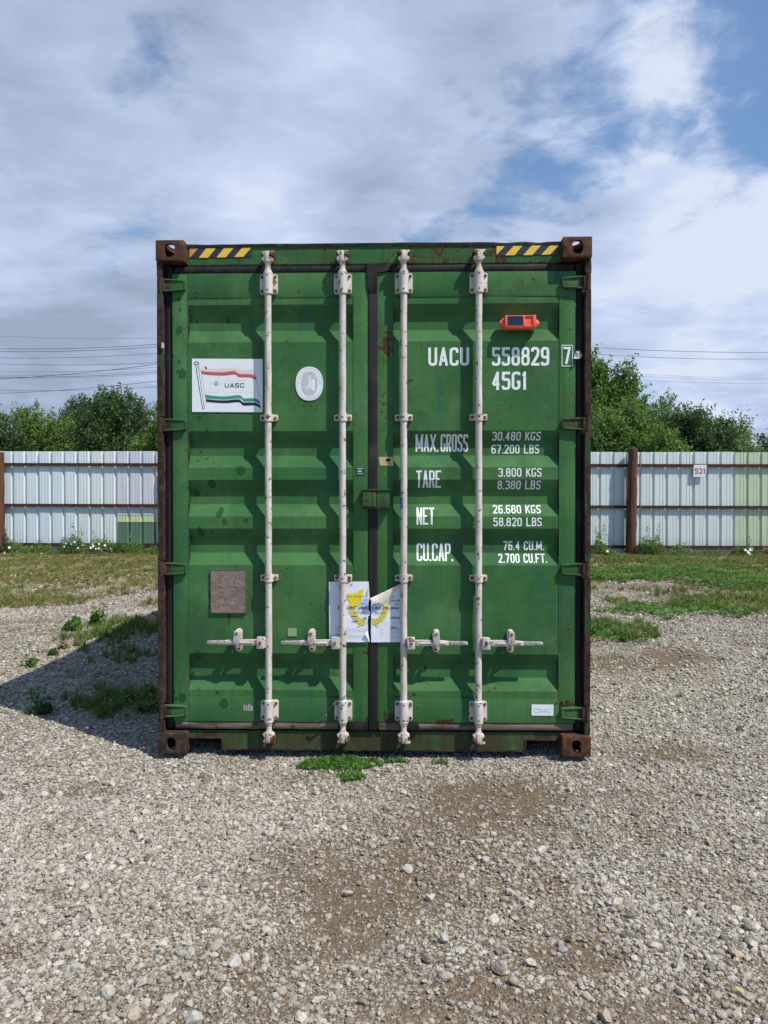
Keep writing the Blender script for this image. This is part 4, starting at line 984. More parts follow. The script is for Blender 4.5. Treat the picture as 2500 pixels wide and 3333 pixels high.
tag(ml.build('emblem', nl, False), kind='stuff'); tag(mr.build('emblem', nr, False), kind='stuff'); ml = MB(); mr = MB()
YT = YQ-.0008
def tx(mb, s_, X_, Y_, hpx, wpx, m='v_navy', bold=.0):
    p0 = A5(X_, Y_); h_ = hpx/5.53/583.0; W_ = wpx/5.53/583.0; cap = h_/.73
    text_mesh(mb, s_, p0[0], p0[1], cap, YT, m, W_/max(.001, .66*cap*len(s_)), bold*cap)
def wd(mb, s_, X_, Y_, hpx, wpx, m, t=.16):
    p0 = A5(X_, Y_); h_ = hpx/5.53/583.0; word(mb, s_, p0[0], p0[1], h_, h_*.62, h_*t, h_*.16, m, y=YT, total=wpx/5.53/583.0)
wd(ml, 'DIREKTORAT JENDE', 330, 672, 44, 540, 'v_navy', .20); wd(mr, 'L BEA DAN CUKAI', 950, 678, 44, 485, 'v_navy', .20)
wd(ml, 'NDA PENGAMA', 490, 465, 34, 385, 'v_navy', .10); wd(mr, 'KAI', 1262, 472, 30, 80, 'v_navy', .10)
wd(ml, 'CUSTOM', 738, 524, 28, 135, 'v_grey', .10); wd(ml, 'DISEGEL', 750, 594, 28, 120, 'v_navy', .10); wd(mr, 'OLEH', 938, 605, 26, 78, 'v_navy', .10); wd(ml, 'TOR', 492, 752, 26, 66, 'v_grey', .10)
tx(ml, 'Nomor', 305, 268, 20, 80, 'v_grey'); tx(ml, '1661', 540, 250, 34, 85, 'v_black', .01); tx(ml, 'MTPK  MTP', 622, 752, 30, 235, 'v_black', .01); tx(ml, '018982', 572, 824, 32, 150, 'v_black', .01); tx(ml, '018982', 585, 910, 32, 145, 'v_black', .01); tx(ml, 'BET', 790, 868, 46, 80, 'v_black', .01)
tx(mr, 'SEMARANG', 985, 757, 26, 195, 'v_black', .01); tx(mr, 'UACU 5588', 1275, 540, 34, 200, 'v_black', .01); tx(mr, '40 Ft', 1362, 598, 32, 105, 'v_black', .01); tx(mr, 'Pt-MERSANA', 1275, 850, 36, 215, 'v_black', .01); tx(mr, 'use', 940, 870, 34, 70, 'v_black', .01)
tx(mr, 'Tanggal', 1098, 1052, 22, 95, 'v_grey'); tx(mr, 'Nama', 1096, 1115, 22, 70, 'v_grey'); tx(mr, 'NIP', 1098, 1178, 22, 40, 'v_grey'); tx(mr, '05/MEI/26', 1270, 1030, 34, 180, 'v_black', .01)
def ln(mb, X0, X1, Y_, m='v_grey', t=.0009):
    a, b = A5(X0, Y_), A5(X1, Y_); mb.add([(a[0], YT, a[1]-t/2), (b[0], YT, b[1]-t/2), (b[0], YT, b[1]+t/2), (a[0], YT, a[1]+t/2)], [(0, 1, 2, 3)], m)
ln(ml, 490, 730, 262)
for yy in (1050, 1112, 1178): ln(mr, 1230, 1480, yy)
for yy in (1024, 1042, 1060, 1078, 1135, 1155, 1172):
    X_ = 285
    while X_ < 850:
        w_ = rs.uniform(12, 45); ln(ml, X_, min(X_+w_, 855), yy, 'v_palegrey', .0014); X_ += w_+7
ln(ml, 285, 520, 1008, 'v_grey', .0016); ln(ml, 285, 515, 1116, 'v_grey', .0016)
tag(ml.build('notice_print', nl, False), kind='stuff'); tag(mr.build('notice_print', nr, False), kind='stuff')
# orange tracking device on the right door
A6 = zf(1600, 1000, 8.295, .0)
mb = MB(); f0 = lambda X_, Y_, y=.028: face(1600+X_/8.295, 1000+Y_/8.295, y)
mb.prism([f0(350, 265), f0(245, 350), f0(210, 385), f0(212, 440), f0(240, 478), f0(335, 545), f0(1200, 545), f0(1275, 470), f0(1295, 430), f0(1290, 375), f0(1255, 340), f0(1200, 325)], .030, YF+.015, 'orange', .003)
bx0, bz0 = f0(368, 572, .0); bx1, bz1 = f0(1200, 222, .0)
mb.box(bx0, bx1, .002, .052, bz0, bz1, 'orange', .004)
z0_ = f0(0, 530, .0)[1]; mb.box(bx0-.001, bx1+.001, -.004, .004, z0_, z0_+.004, 'orange', .001); mb.box(bx0-.001, bx1+.001, -.004, .004, bz1-.005, bz1+.001, 'orange', .001)
for X0, X1 in ((372, 425), (850, 900), (1118, 1200)):
    a, b = f0(X0, 0, .0)[0], f0(X1, 0, .0)[0]; mb.box(a, b, -.005, .010, z0_, bz1+.002, 'orange', .002)
for q in ((272, 413), (1228, 428)):
    c_ = f0(*q); mb.disc(c_[0], .030, c_[1], .0055, 'galv', .005)
dev = mb.build('tracking_device', box); dev['label'] = 'orange plastic tracking device with dark window bolted to the right door'
a, b = f0(428, 505, -.001), f0(862, 245, -.001); MB().box(a[0], b[0], -.0015, .004, a[1], b[1], 'solar').build('window', dev, False)
mb = MB(); y2 = .0014
def dt(s_, X_, Y_, h_, w_, bold=0): 
    p0 = f0(X_, Y_, .001); size = h_/8.295/583/.73; text_mesh(mb, s_, p0[0], p0[1], size, y2-.0008, 'orange_deep', w_/8.295/583/(.62*size*len(s_)))
for X0, Y0, X1, Y1 in ((915, 265, 945, 295), (910, 480, 935, 500))+tuple((958+k_*20, 272, 972+k_*20, 290) for k_ in range(7))+tuple((962+k_*18, 486, 974+k_*18, 499) for k_ in range(7)):
    a, b = f0(X0, Y1, .001), f0(X1, Y0, .001); mb.sheet([(a[0], a[1]), (b[0], a[1]), (b[0], b[1]), (a[0], b[1])], y2-.0006, 'orange_deep')
for Y_ in (345, 362, 379, 396, 413, 430):
    a, b = f0(1000, Y_, .001), f0(1085, Y_, .001); mb.sheet([(a[0], a[1]), (b[0], a[1]), (b[0], a[1]+.0008), (a[0], a[1]+.0008)], y2-.0006, 'orange_deep')
mb.build('print', dev, False)
# crumpled scraps of clear tape
mb = MB(); r7 = random.Random(5)
pts = [(-.028, -.022), (-.010, .018), (.012, .026), (.022, .010), (.030, -.004), (.018, -.020), (-.005, -.026), (.004, .002), (-.012, -.006)]
c0 = face(1180+1490/2.127, 740+882/2.127, .045)
tv = [(c0[0]+a*.9, .04+r7.uniform(-.014, .012), c0[1]+b) for a, b in pts]
mb.add(tv, [(0, 8, 1), (1, 8, 7), (1, 7, 2), (2, 7, 3), (3, 7, 4), (4, 7, 5), (5, 7, 6), (6, 7, 8), (6, 8, 0)], 'tape_clear'); mb.build('torn_tape', box, False)
mb = MB(); c0 = face(480+112/2.212, 740+855/2.212, .02); mb.prism([(c0[0]+a, c0[1]+b) for a, b in ((-.008, -.016), (.009, -.012), (.006, .014), (-.004, .018))], .006, .018, 'tape_clear', .003); mb.build('torn_tape', box, False)
# seal wire looped round the second bar
S8 = lambda X_, Y_, y: (lambda q: (q[0], y, q[1]))(face(820+X_/4.608, 2240+Y_/4.608, y))
wpts = [S8(1425, 90, -.006), S8(1400, 120, -.012), S8(1310, 178, -.012), S8(1220, 245, -.010), S8(1180, 290, 0), S8(1110, 380, .012), S8(1060, 440, .02), S8(1030, 470, .024), S8(985, 485, .03), S8(948, 525, .034), S8(955, 560, .034), S8(990, 545, .032), S8(1020, 500, .026), S8(1045, 460, .02), S8(1085, 425, .014)]
mb = MB(); mb.tube(smooth_line(wpts, 5) if False else [Vector(q) for q in wpts], .0026, 'wire', 8); a, b = Vector(wpts[2]), Vector(wpts[3]); mb.tube([b.lerp(a, .0), b.lerp(a, .35)], .0055, 'wire', 10)
mb.tube([Vector(S8(1120, 395, .010)), Vector(S8(1100, 410, .006))], .005, 'wire', 8)
tag(mb.build('seal_wire'), 'thin twisted seal wire hanging from the foot of the second locking bar', 'wire')

# ------------------------------------------------------------------ fence
def sheetmat(name, col, dcol):
    n = new_mat(name); p = n.geo
    c = n.mix(n.remap(n.noise(n.mapping(p, (0, 0, 0), (9, 9, .35)), 2.2, 5), .3, .7), col, dcol)
    sx_ = n.node('ShaderNodeSeparateXYZ', out=2, i0=p); low = n.remap(n.math('ADD', sx_, n.math('MULTIPLY', n.noise(p, 4, 4), .25)), .40, .85, .35, 0)
    c = n.mix(low, c, (.30, .31, .27))
    return fin(n, c, .42, .0, n.noise(n.mapping(p, (0, 0, 0), (12, 12, 1)), 1.5, 3), .3, .01, .4)
M['fence_blue'] = sheetmat('pale_blue_sheet', (.55, .63, .68), (.62, .68, .71)); M['fence_white'] = sheetmat('off_white_sheet', (.57, .62, .62), (.63, .67, .67))
M['fence_lilac'] = sheetmat('lilac_grey_sheet', (.50, .52, .58), (.57, .59, .64)); M['fence_green'] = sheetmat('pale_green_sheet', (.45, .53, .37), (.51, .58, .43))
M['fence_lime'] = sheetmat('lime_patch', (.45, .52, .30), (.48, .54, .33)); M['fence_dgreen'] = sheetmat('dark_green_patch', (.085, .155, .105), (.10, .175, .12))
M['rail'] = rust_mat('dark_red_purlin', [(0, (.028, .013, .012)), (.55, (.055, .022, .020)), (1, (.085, .035, .03))])
def woodmat(name, a, b):
    n = new_mat(name); p = n.geo
    g_ = n.noise(n.mapping(p, (0, 0, 0), (16, 16, .8)), 1.6, 7, .65)
    c = n.mix(n.remap(g_, .3, .7), a, b); c = n.mix(n.remap(n.noise(n.mapping(p, (0, 0, 0), (60, 60, 2)), 1.2, 4), .6, .68), c, (.02, .012, .008))
    return fin(n, c, .85, 0, g_, .8, .012, .2)
M['wood'] = woodmat('brown_timber', (.055, .024, .015), (.150, .068, .042))
M['wood_end'] = flat('timber_end_grain', (.13, .07, .045), .9)
FY = 13.2
fence = thing('metal_fence', 'tall fence of pale corrugated metal sheets on dark rails behind the container', 'fence', (0, 0, 0))
def fz(x): return -.03-.0033*(x+9)+.0
def fence_panel(x0, mats, seed):
    """one three-foot sheet; ribs go away from the viewer as grooves"""
    r8 = random.Random(seed); pr = [] ; P_ = .3048
    for k in range(3):
        b = k*P_; pr += [(b, 0), (b+.095, 0), (b+.100, .006), (b+.110, .006), (b+.115, 0), (b+.165, 0), (b+.170, .006), (b+.180, .006), (b+.185, 0), (b+.226, 0), (b+.244, .032), (b+.285, .032), (b+.3047, 0)]
    zb, zt = .315+fz(x0)-.05, 2.675+fz(x0)+r8.uniform(-.006, .006); off = .003 if seed % 2 else 0; lean = r8.uniform(-.01, .01)
    cuts = mats[1] if isinstance(mats, tuple) else []
    zs = [zb]+[c_[0] for c_ in cuts]+[zt]; ms = [c_[1] for c_ in cuts]+[mats[0] if isinstance(mats, tuple) else mats]
    mb = MB()
    for (za, zc_), m_ in zip(zip(zs, zs[1:]), ms):
        vs = []
        for (u, d_) in pr: vs += [(x0+u, FY+d_+off, za), (x0+u, FY+d_+off+lean, zc_)]
        for (u, d_) in pr: vs += [(x0+u, FY+d_+off+.002, za), (x0+u, FY+d_+off+lean+.002, zc_)]
        k = len(pr); fs = [(2*i, 2*i+2, 2*i+3, 2*i+1) for i in range(k-1)]+[(2*k+2*i, 2*k+2*i+1, 2*k+2*i+3, 2*k+2*i+2) for i in range(k-1)]
        mb.add(vs, fs, m_)
    for zz in (.62, 1.555, 2.365):
        for k in range(3): mb.disc(x0+k*P_+.21, FY+off, zz+fz(x0), .008, 'galv', .008, 6)
    return mb.build('sheet_panel', fence, False)
# grooves seen at px 22,65,108 ... on the left; panel joints every third one
i = 0
for k_ in range(-6, 8):                                   # sheets counted from the joint left of the patched sheet
    x = -6.46+.9148*k_
    m_ = ('fence_lilac', [(.99, 'fence_dgreen'), (1.153, 'fence_lime')]) if k_ == 0 else ('fence_lilac' if k_ == 1 else ('fence_white' if k_ in (-1, 2, 3) else 'fence_blue'))
    fence_panel(x, m_, i); i += 1
for k_ in range(-8, 6):
    x = 7.80+.9148*k_
    if x < -6.46+.9148*8: continue
    fence_panel(x, 'fence_green' if k_ >= 0 else 'fence_white', i); i += 1
def rail(z, x0, x1):
    mb = MB(); zo = lambda xx: z+fz(xx)
    pr = [(-.055, -.034), (-.055, .034), (-.004, .034), (-.004, .030), (-.050, .030), (-.050, -.030), (-.004, -.030), (-.004, -.034)]
    vs = []; xs_ = np.linspace(x0, x1, 8)
    for xx in xs_: vs += [(xx, FY+a, zo(xx)+b+.0) for a, b in pr]
    k = 8; mb.add(vs, [(i*k+j, (i+1)*k+j, (i+1)*k+(j+1) % k, i*k+(j+1) % k) for i in range(7) for j in range(k)]+[tuple(range(k)), tuple(7*k+j for j in range(k-1, -1, -1))], 'rail')
    mb.build('rail', fence, False)
for z in (2.365, 1.415, .500):
    for a, b in ((-12.0, -5.14), (-5.12, -1.5), (-1.48, 5.62), (5.64, 13.2)): rail(z+(.0 if a < 0 else 0), a, b)
def post(x, ztop, r=.105, tilt=0):
    mb = MB(); N = 14; pts = []; rad = []
    for q in range(N+1):
        t = q/N; pts.append((x+tilt*t+.006*math.sin(q*1.7+x), FY-.17+.004*math.sin(q*2.3), -.02+(ztop+.02)*t)); rad.append(r*(1.08-.12*t)*(1+.02*math.sin(q*3.1+x)))
    mb.tube(pts, rad, 'wood', 18); mb.tube([(pts[-1][0], pts[-1][1], ztop), (pts[-1][0], pts[-1][1], ztop+.012)], [rad[-1], rad[-1]*.86], 'wood_end', 18)
    mb.build('post', fence, True, 50)
post(-9.16, 2.60, .115); post(-5.12, 2.60); post(-1.45, 2.62); post(2.1, 2.62)
post(5.37, 2.665, .108, .05); post(9.02, 2.64)
# house number paper on the fence
q0 = [(1258, 1158), (1380, 1163)]
def FF(px, py, y=FY-.06):
    d = FWD + RGT*((px-1250)/FPX) - UPV*((py-1666.5)/FPX); t = (y-CAM.y)/d.y; q = CAM+d*t; return (q.x, q.z)
A9 = lambda X_, Y_: FF(1880+X_/2.676, 1430+Y_/2.676)
mb = MB(); mb.prism([A9(1012, 222), A9(1126, 222), A9(1112, 328), A9(1008, 328)], FY-.064, FY-.060, 'vinyl_grey'); sg = mb.build('number_sign', None, False)
tag(sg, 'white sheet with red number 521 hung on the upper rail of the fence', 'sign')
M['v_crimson'] = flat('crimson_print', (.32, .02, .07), .6); mb = MB()
a, b = A9(1022, 300), A9(1112, 252); word(mb, '521', a[0], a[1], b[1]-a[1], .085, .021, .018, 'v_crimson', y=FY-.066, total=b[0]-a[0], step=.0006); mb.build('number', sg, False)

# ------------------------------------------------------------------ foliage
def leafmat(name, a, b, trans=.35):
    n = new_mat(name)
    r_ = n.node('ShaderNodeNewGeometry', out=8); obj = n.node('ShaderNodeObjectInfo', out=5)
    f = n.math('FRACT', n.math('ADD', r_, n.math('MULTIPLY', obj, 3.7)))
    c = n.mix(f, a, b); cl = n.noise(n.geo, 1.1, 3); c = n.mix(n.remap(cl, .35, .7, 0, .55), c, tuple(x*1.35 for x in b))
    n.put(n.b.inputs['Base Color'], c); n.b.inputs['Roughness'].default_value = .55; n.b.inputs['Specular IOR Level'].default_value = .3
    tr = n.n.new('ShaderNodeBsdfTranslucent'); n.l.new(c, tr.inputs[0]); mx = n.n.new('ShaderNodeMixShader'); mx.inputs[0].default_value = trans
    n.l.new(n.b.outputs[0], mx.inputs[1]); n.l.new(tr.outputs[0], mx.inputs[2]); n.l.new(mx.outputs[0], n.out.inputs[0]); return n.m
M['leaf_dark'] = leafmat('dark_foliage', (.026, .058, .018), (.085, .145, .045)); M['leaf_mid'] = leafmat('mid_foliage', (.050, .105, .020), (.155, .25, .055), .42)
M['leaf_light'] = leafmat('light_foliage', (.065, .125, .035), (.18, .29, .09)); M['leaf_grass'] = leafmat('grass_blades', (.10, .12, .026), (.25, .23, .07), .3)
M['leaf_green'] = leafmat('fresh_grass_blades', (.045, .10, .018), (.11, .19, .035), .3); M['leaf_clover'] = leafmat('clover_leaves', (.045, .12, .018), (.115, .24, .042), .4)
M['leaf_dry'] = leafmat('dry_grass', (.16, .12, .05), (.30, .22, .10), .2); M['petal'] = flat('white_petal', (.82, .80, .80), .6, var=.04); M['petal_eye'] = flat('yellow_flower_eye', (.6, .45, .05), .6)
M['bark'] = woodmat('grey_brown_bark', (.05, .038, .028), (.12, .095, .07)); M['stem'] = flat('green_stem', (.08, .13, .04), .7)
def leaves(cen, size, m, name, parent, rr, up=.4, aspect=.5):
    """one mesh of diamond leaves at the given centres"""
    n_ = len(cen); d = rr.normal(size=(n_, 3)); d[:, 2] += up; d /= np.linalg.norm(d, axis=1)[:, None]
    e = rr.normal(size=(n_, 3)); e -= (e*d).sum(1)[:, None]*d; e /= np.linalg.norm(e, axis=1)[:, None]
    s_ = (size*rr.uniform(.6, 1.3, n_))[:, None]
    nn = np.cross(d, e)
    v = np.stack([cen-d*s_*.5, cen+e*s_*aspect*.5+nn*s_*.10, cen+d*s_*.5, cen-e*s_*aspect*.5+nn*s_*.10], 1).reshape(-1, 3)
    me_ = bpy.data.meshes.new(name); me_.vertices.add(len(v)); me_.vertices.foreach_set('co', v.astype(np.float32).ravel())
    tri = (np.arange(n_)[:, None]*4+np.array([0, 1, 2, 0, 2, 3])[None]).ravel().astype(np.int32)
    me_.loops.add(len(tri)); me_.loops.foreach_set('vertex_index', tri); me_.polygons.add(n_*2)
    me_.polygons.foreach_set('loop_start', np.arange(0, len(tri), 3, dtype=np.int32)); me_.polygons.foreach_set('loop_total', np.full(n_*2, 3, np.int32))
    me_.update(calc_edges=True); me_.materials.append(M[m] if isinstance(m, str) else m)
    o = bpy.data.objects.new(name, me_); COL.objects.link(o); o.parent = parent; return o
def tree(x, y, H, rx, ry, label, m, seed, dens=1.0, base=.9, spiky=.5, leafs=.085, lean=0.0, name='tree', full=.78):
    rr = np.random.default_rng(seed); z0 = float(ground_z(x, y)); t = thing(name, label, 'tree', (x, y, z0), 'trees behind the fence')
    mb = MB(); tips = []
    def limb(p, d, L, r, lev):
        pts = [Vector(p)]; k = 5; dd = Vector(d).normalized()
        for i_ in range(k):
            dd = (dd+Vector(rr.normal(size=3)*.16)+Vector((0, 0, .08))).normalized(); pts.append(pts[-1]+dd*L/k)
        mb.tube(pts, [r*(1-.55*i_/k) for i_ in range(k+1)], 'bark', 7 if lev < 2 else 5, False)
        if lev >= 1: tips.extend([pts[3], pts[4], pts[5]])
        if lev < 3:
            for i_ in range(3 if lev else 6):
                a = rr.uniform(0, 2*PI); q = pts[rr.integers(2, k+1)]; el = rr.uniform(.15, 1.0)
                nd = Vector((math.cos(a)*math.cos(el)*rx/H*2.2, math.sin(a)*math.cos(el)*ry/H*2.2, math.sin(el))); limb(q, nd+dd*.3, L*rr.uniform(.5, .75), r*.45, lev+1)
    limb((0, 0, 0), (lean, 0, 1), H*.45, .05+H*.018, 0)
    mb.build('trunk', t, True, 60)
    # crown: clumps inside an uneven ellipsoid, each clump a burst of leafy shoots
    cz, rz = (H+base)/2, (H-base)/2; cl = []
    while len(cl) < int(95*dens):
        q = rr.uniform(-1, 1, 3); rl = np.linalg.norm(q)
        if rl > 1 or rl < .35: continue
        ang = math.atan2(q[1], q[0]); k = full+.30*math.sin(ang*3+seed)*.5+.35*(vnoise(np.array([q[0]*2.3+seed]), np.array([q[2]*2.3]), seed)[0]-.5)*2
        if rl > k: continue
        cl.append((q[0]*rx+lean*(q[2]+1), q[1]*ry, cz+q[2]*rz))
    cl = np.array(cl); pts = []
    for c_ in cl:
        R0 = rr.uniform(.28, .55)*min(rx, rz)**.5*.62; n_ = int(60*R0/.3*rr.uniform(.6, 1.2))
        q = rr.normal(size=(n_, 3)); q /= np.linalg.norm(q, axis=1)[:, None]; q *= (rr.uniform(0, 1, n_)**.45)[:, None]*R0; q[:, 2] *= .75
        pts.append(c_+q)
        for _ in range(int(rr.integers(1, 4))):                 # leafy shoots that break the outline
            d = c_-np.array([lean, 0, cz-rz*.4]); d = d/np.linalg.norm(d)+rr.normal(size=3)*.35; d[2] = abs(d[2])*.8+.25; d /= np.linalg.norm(d); L = R0*(1+rr.uniform(.2, 1.0)*spiky)
            s_ = rr.uniform(.2, 1, 26)[:, None]; pts.append(c_+d*L*s_+rr.normal(size=(26, 3))*.045)
    for q in tips: pts.append(np.array(q)+rr.normal(size=(14, 3))*.14)
    pts = np.concatenate(pts); pts = pts[pts[:, 2] > base*.4]
    leaves(pts, leafs, m, 'crown', t, rr); return t
def TX(px, D):
    """x of something seen at photo column px that stands D metres off"""
    return CAM.x + ((px-1250)/FPX - YAW)*D
def TZ(py, D): return CAM.z - (py-1640)/FPX*D
def plant_tree(px0, px1, ptop, D, **k):
    x = TX((px0+px1)/2, D); y = CAM.y+D; rx = (px1-px0)/2*D/FPX; H = TZ(ptop, D)-float(ground_z(x, y)); return tree(x, y, H*.97, rx*1.12, max(rx*.9, 1.0), **k)
plant_tree(-110, 45, 1305, 22, label='dark leafy tree at the left edge above the fence', m='leaf_dark', seed=11, dens=3.2, full=.95)
plant_tree(10, 230, 1315, 24, label='loose yellowish green tree second from the left above the fence', m='leaf_mid', seed=12, dens=4.2, full=.98, spiky=.8)
plant_tree(150, 430, 1300, 26, label='dense dark green tree between the left trees and the tall round one', m='leaf_dark', seed=13, dens=4.5, full=1.1)
plant_tree(255, 520, 1272, 23, label='tall rounded grey-green tree just left of the container', m='leaf_dark', seed=14, dens=4.2, full=.95, spiky=.35)
plant_tree(440, 640, 1290, 22, label='bright green tree partly hidden by the left side of the container', m='leaf_mid', seed=15, dens=2.4)
plant_tree(1800, 2065, 1135, 22.5, label='tallest bright green tree right beside the container', m='leaf_mid', seed=21, dens=3.4, spiky=.9, leafs=.11)
plant_tree(1900, 2130, 1300, 20.5, label='low tangled green tree in front of the tallest tree', m='leaf_mid', seed=22, dens=2.6)
plant_tree(2040, 2210, 1275, 23, label='airy light green tree with upright shoots right of the tallest tree', m='leaf_light', seed=23, dens=1.7, spiky=1.2)
plant_tree(2140, 2345, 1300, 22, label='dark green tree with curling branch tips', m='leaf_dark', seed=24, dens=3.0, full=.9, spiky=1.0)
plant_tree(2285, 2465, 1388, 23, label='pale windblown bush near the right end of the fence', m='leaf_light', seed=25, dens=2.2, full=1.0, spiky=1.0)
plant_tree(2420, 2680, 1400, 24, label='low dark tree at the right edge above the green panels', m='leaf_dark', seed=26, dens=3.4, full=1.1)
plant_tree(2060, 2240, 1380, 19.5, label='short yellow-green bush peeking over the fence below the airy tree', m='leaf_mid', seed=27, dens=1.0)

# overhead wires
WIRES_L = [((0, 135), (1565, 165), .010), ((0, 264), (1560, 230), .022), ((0, 290), (1560, 255), .020), ((0, 355), (1560, 320), .018), ((0, 415), (1565, 413), .018), ((0, 495), (1565, 460), .014), ((0, 527), (1565, 490), .012), ((0, 546), (1565, 508), .020), ((0, 555), (1565, 525), .012), ((0, 565), (1565, 428), .022), ((0, 678), (1565, 655), .016), ((0, 710), (1565, 597), .020)]
LBL = ['faint topmost', 'thick upper', 'second thick', 'third', 'level middle', 'thin', 'thinner', 'dark lower', 'fine lower', 'steep rising', 'lowest level', 'lowest rising']
def wire(p0, p1, r, label, D=60):
    def W3(px, py):
        d = FWD + RGT*((px-1250)/FPX) - UPV*((py-1666.5)/FPX); return CAM+d*D
    a, b = W3(*p0), W3(*p1); dv = b-a; a2 = a-dv*.25; b2 = b+dv*.10; pts = []
    for i in range(25):
        t = i/24; q = a2.lerp(b2, t); q.z -= .25*4*t*(1-t)*(1 if dv.length > 9 else .4)-.17; pts.append(q)
    mb = MB(); mb.tube(pts, r, 'cable', 6); tag(mb.build('power_line'), label, 'wire', 'overhead wires')
for (a, b, r_), l_ in zip(WIRES_L, LBL): wire((a[0]/3.072, 1050+a[1]/3.072), (b[0]/3.072, 1050+b[1]/3.072), r_, l_+' wire crossing the sky left of the container')
for (a, b, r_), l_ in zip([((0, 128), (1659, 190), .022), ((200, 200), (1659, 247), .018), ((380, 356), (1659, 410), .009), ((380, 376), (1659, 425), .010), ((380, 408), (1659, 458), .010), ((1440, 855), (1659, 862), .010)], ['topmost thick', 'second thick', 'upper faint', 'middle faint', 'lower faint', 'short lowest']):
    wire((1880+a[0]/2.676, 1080+a[1]/2.676), (1880+b[0]/2.676, 1080+b[1]/2.676), r_, l_+' wire crossing the sky right of the container')

# ------------------------------------------------------------------ scattered ground cover (geometry nodes)
def proto_collection(name, objs):
    c_ = bpy.data.collections.new(name)
    for o in objs: c_.objects.link(o)
    return c_
def scatter(name, pts, rot, scl, idx, coll, mats, dust=None):
    me_ = bpy.data.meshes.new(name); me_.vertices.add(len(pts)); me_.vertices.foreach_set('co', pts.astype(np.float32).ravel())
    a = me_.attributes.new('rot', 'FLOAT_VECTOR', 'POINT'); a.data.foreach_set('vector', rot.astype(np.float32).ravel())
    a = me_.attributes.new('scl', 'FLOAT_VECTOR', 'POINT'); a.data.foreach_set('vector', scl.astype(np.float32).ravel())
    a = me_.attributes.new('idx', 'INT', 'POINT'); a.data.foreach_set('value', idx.astype(np.int32))
    if dust is not None:
        a = me_.attributes.new('dust', 'FLOAT', 'POINT'); a.data.foreach_set('value', dust.astype(np.float32))
    for m in mats: me_.materials.append(M[m])
    o = bpy.data.objects.new(name, me_); COL.objects.link(o)
    ng = bpy.data.node_groups.new(name+'_nodes', 'GeometryNodeTree'); ng.interface.new_socket('Geometry', in_out='INPUT', socket_type='NodeSocketGeometry'); ng.interface.new_socket('Geometry', in_out='OUTPUT', socket_type='NodeSocketGeometry')
    N = ng.nodes; gi = N.new('NodeGroupInput'); go = N.new('NodeGroupOutput'); iop = N.new('GeometryNodeInstanceOnPoints'); ci = N.new('GeometryNodeCollectionInfo')
    ci.inputs['Collection'].default_value = coll; ci.inputs['Separate Children'].default_value = True; ci.inputs['Reset Children'].default_value = True
    def na(nm, typ):
        q = N.new('GeometryNodeInputNamedAttribute'); q.data_type = typ; q.inputs[0].default_value = nm; return q.outputs[0]
    er = N.new('FunctionNodeEulerToRotation'); L_ = ng.links
    L_.new(na('rot', 'FLOAT_VECTOR'), er.inputs[0]); L_.new(gi.outputs[0], iop.inputs['Points']); L_.new(ci.outputs[0], iop.inputs['Instance']); iop.inputs['Pick Instance'].default_value = True
    L_.new(na('idx', 'INT'), iop.inputs['Instance Index']); L_.new(er.outputs[0], iop.inputs['Rotation']); L_.new(na('scl', 'FLOAT_VECTOR'), iop.inputs['Scale']); L_.new(iop.outputs[0], go.inputs[0])
    md = o.modifiers.new('scatter', 'NODES'); md.node_group = ng
    return o
def stone_mat():
    n = new_mat('limestone_gravel'); rnd = n.node('ShaderNodeObjectInfo', out=5)
    c = n.ramp(rnd, [(0, (0.095, 0.086, 0.077)), (.08, (0.190, 0.165, 0.134)), (.25, (0.336, 0.299, 0.251)), (.45, (0.414, 0.374, 0.316)), (.6, (0.381, 0.369, 0.342)), (.75, (0.482, 0.446, 0.385)), (.9, (0.571, 0.528, 0.460)), (.97, (0.302, 0.209, 0.128)), (1, (0.594, 0.550, 0.471))])
    c = n.mix(n.remap(n.noise(n.oc, 1.6, 5, .65), .35, .7, 0, .45), c, (.17, .15, .125))
    du = n.node('ShaderNodeAttribute', dict(attribute_name='dust', attribute_type='INSTANCER'), out=2); c = n.mix(n.math('MULTIPLY', du, .62), c, (.175, .138, .096))
    wz = n.noise(n.geo, .9, 3); c = n.mix(n.remap(wz, .45, .7, 0, .22), c, (.30, .255, .20))
    return fin(n, c, .85, 0, n.noise(n.oc, 3.5, 4), .4, .12, .25)
M['stone'] = stone_mat()
def make_stone(seed, sub=2):
    rr = np.random.default_rng(seed); bm = bmesh.new(); bmesh.ops.create_icosphere(bm, subdivisions=sub, radius=.5)
    pl = [(Vector(rr.normal(size=3)).normalized(), rr.uniform(.27, .42)) for _ in range(9)]
    for v in bm.verts:
        for nrm, d in pl:
            e = v.co.dot(nrm)-d
            if e > 0: v.co -= nrm*e*.92
        v.co += Vector(rr.normal(size=3))*.008
    mb = MB(); mb.bm(bm, 'stone'); o = mb.build('stone', None, True, 38); COL.objects.unlink(o); return o
stones = proto_collection('gravel_stones', [make_stone(100+i, 2 if i < 3 else 1) for i in range(8)])
def cand(n_, x0, x1, y0, y1, r_): return r_.uniform(x0, x1, n_), r_.uniform(y0, y1, n_)
def inview(x, y, mx=.35):
    D = y-CAM.y; return np.abs(x-CAM.x+YAW*D) < D*.515+mx
SP, SS = [], []
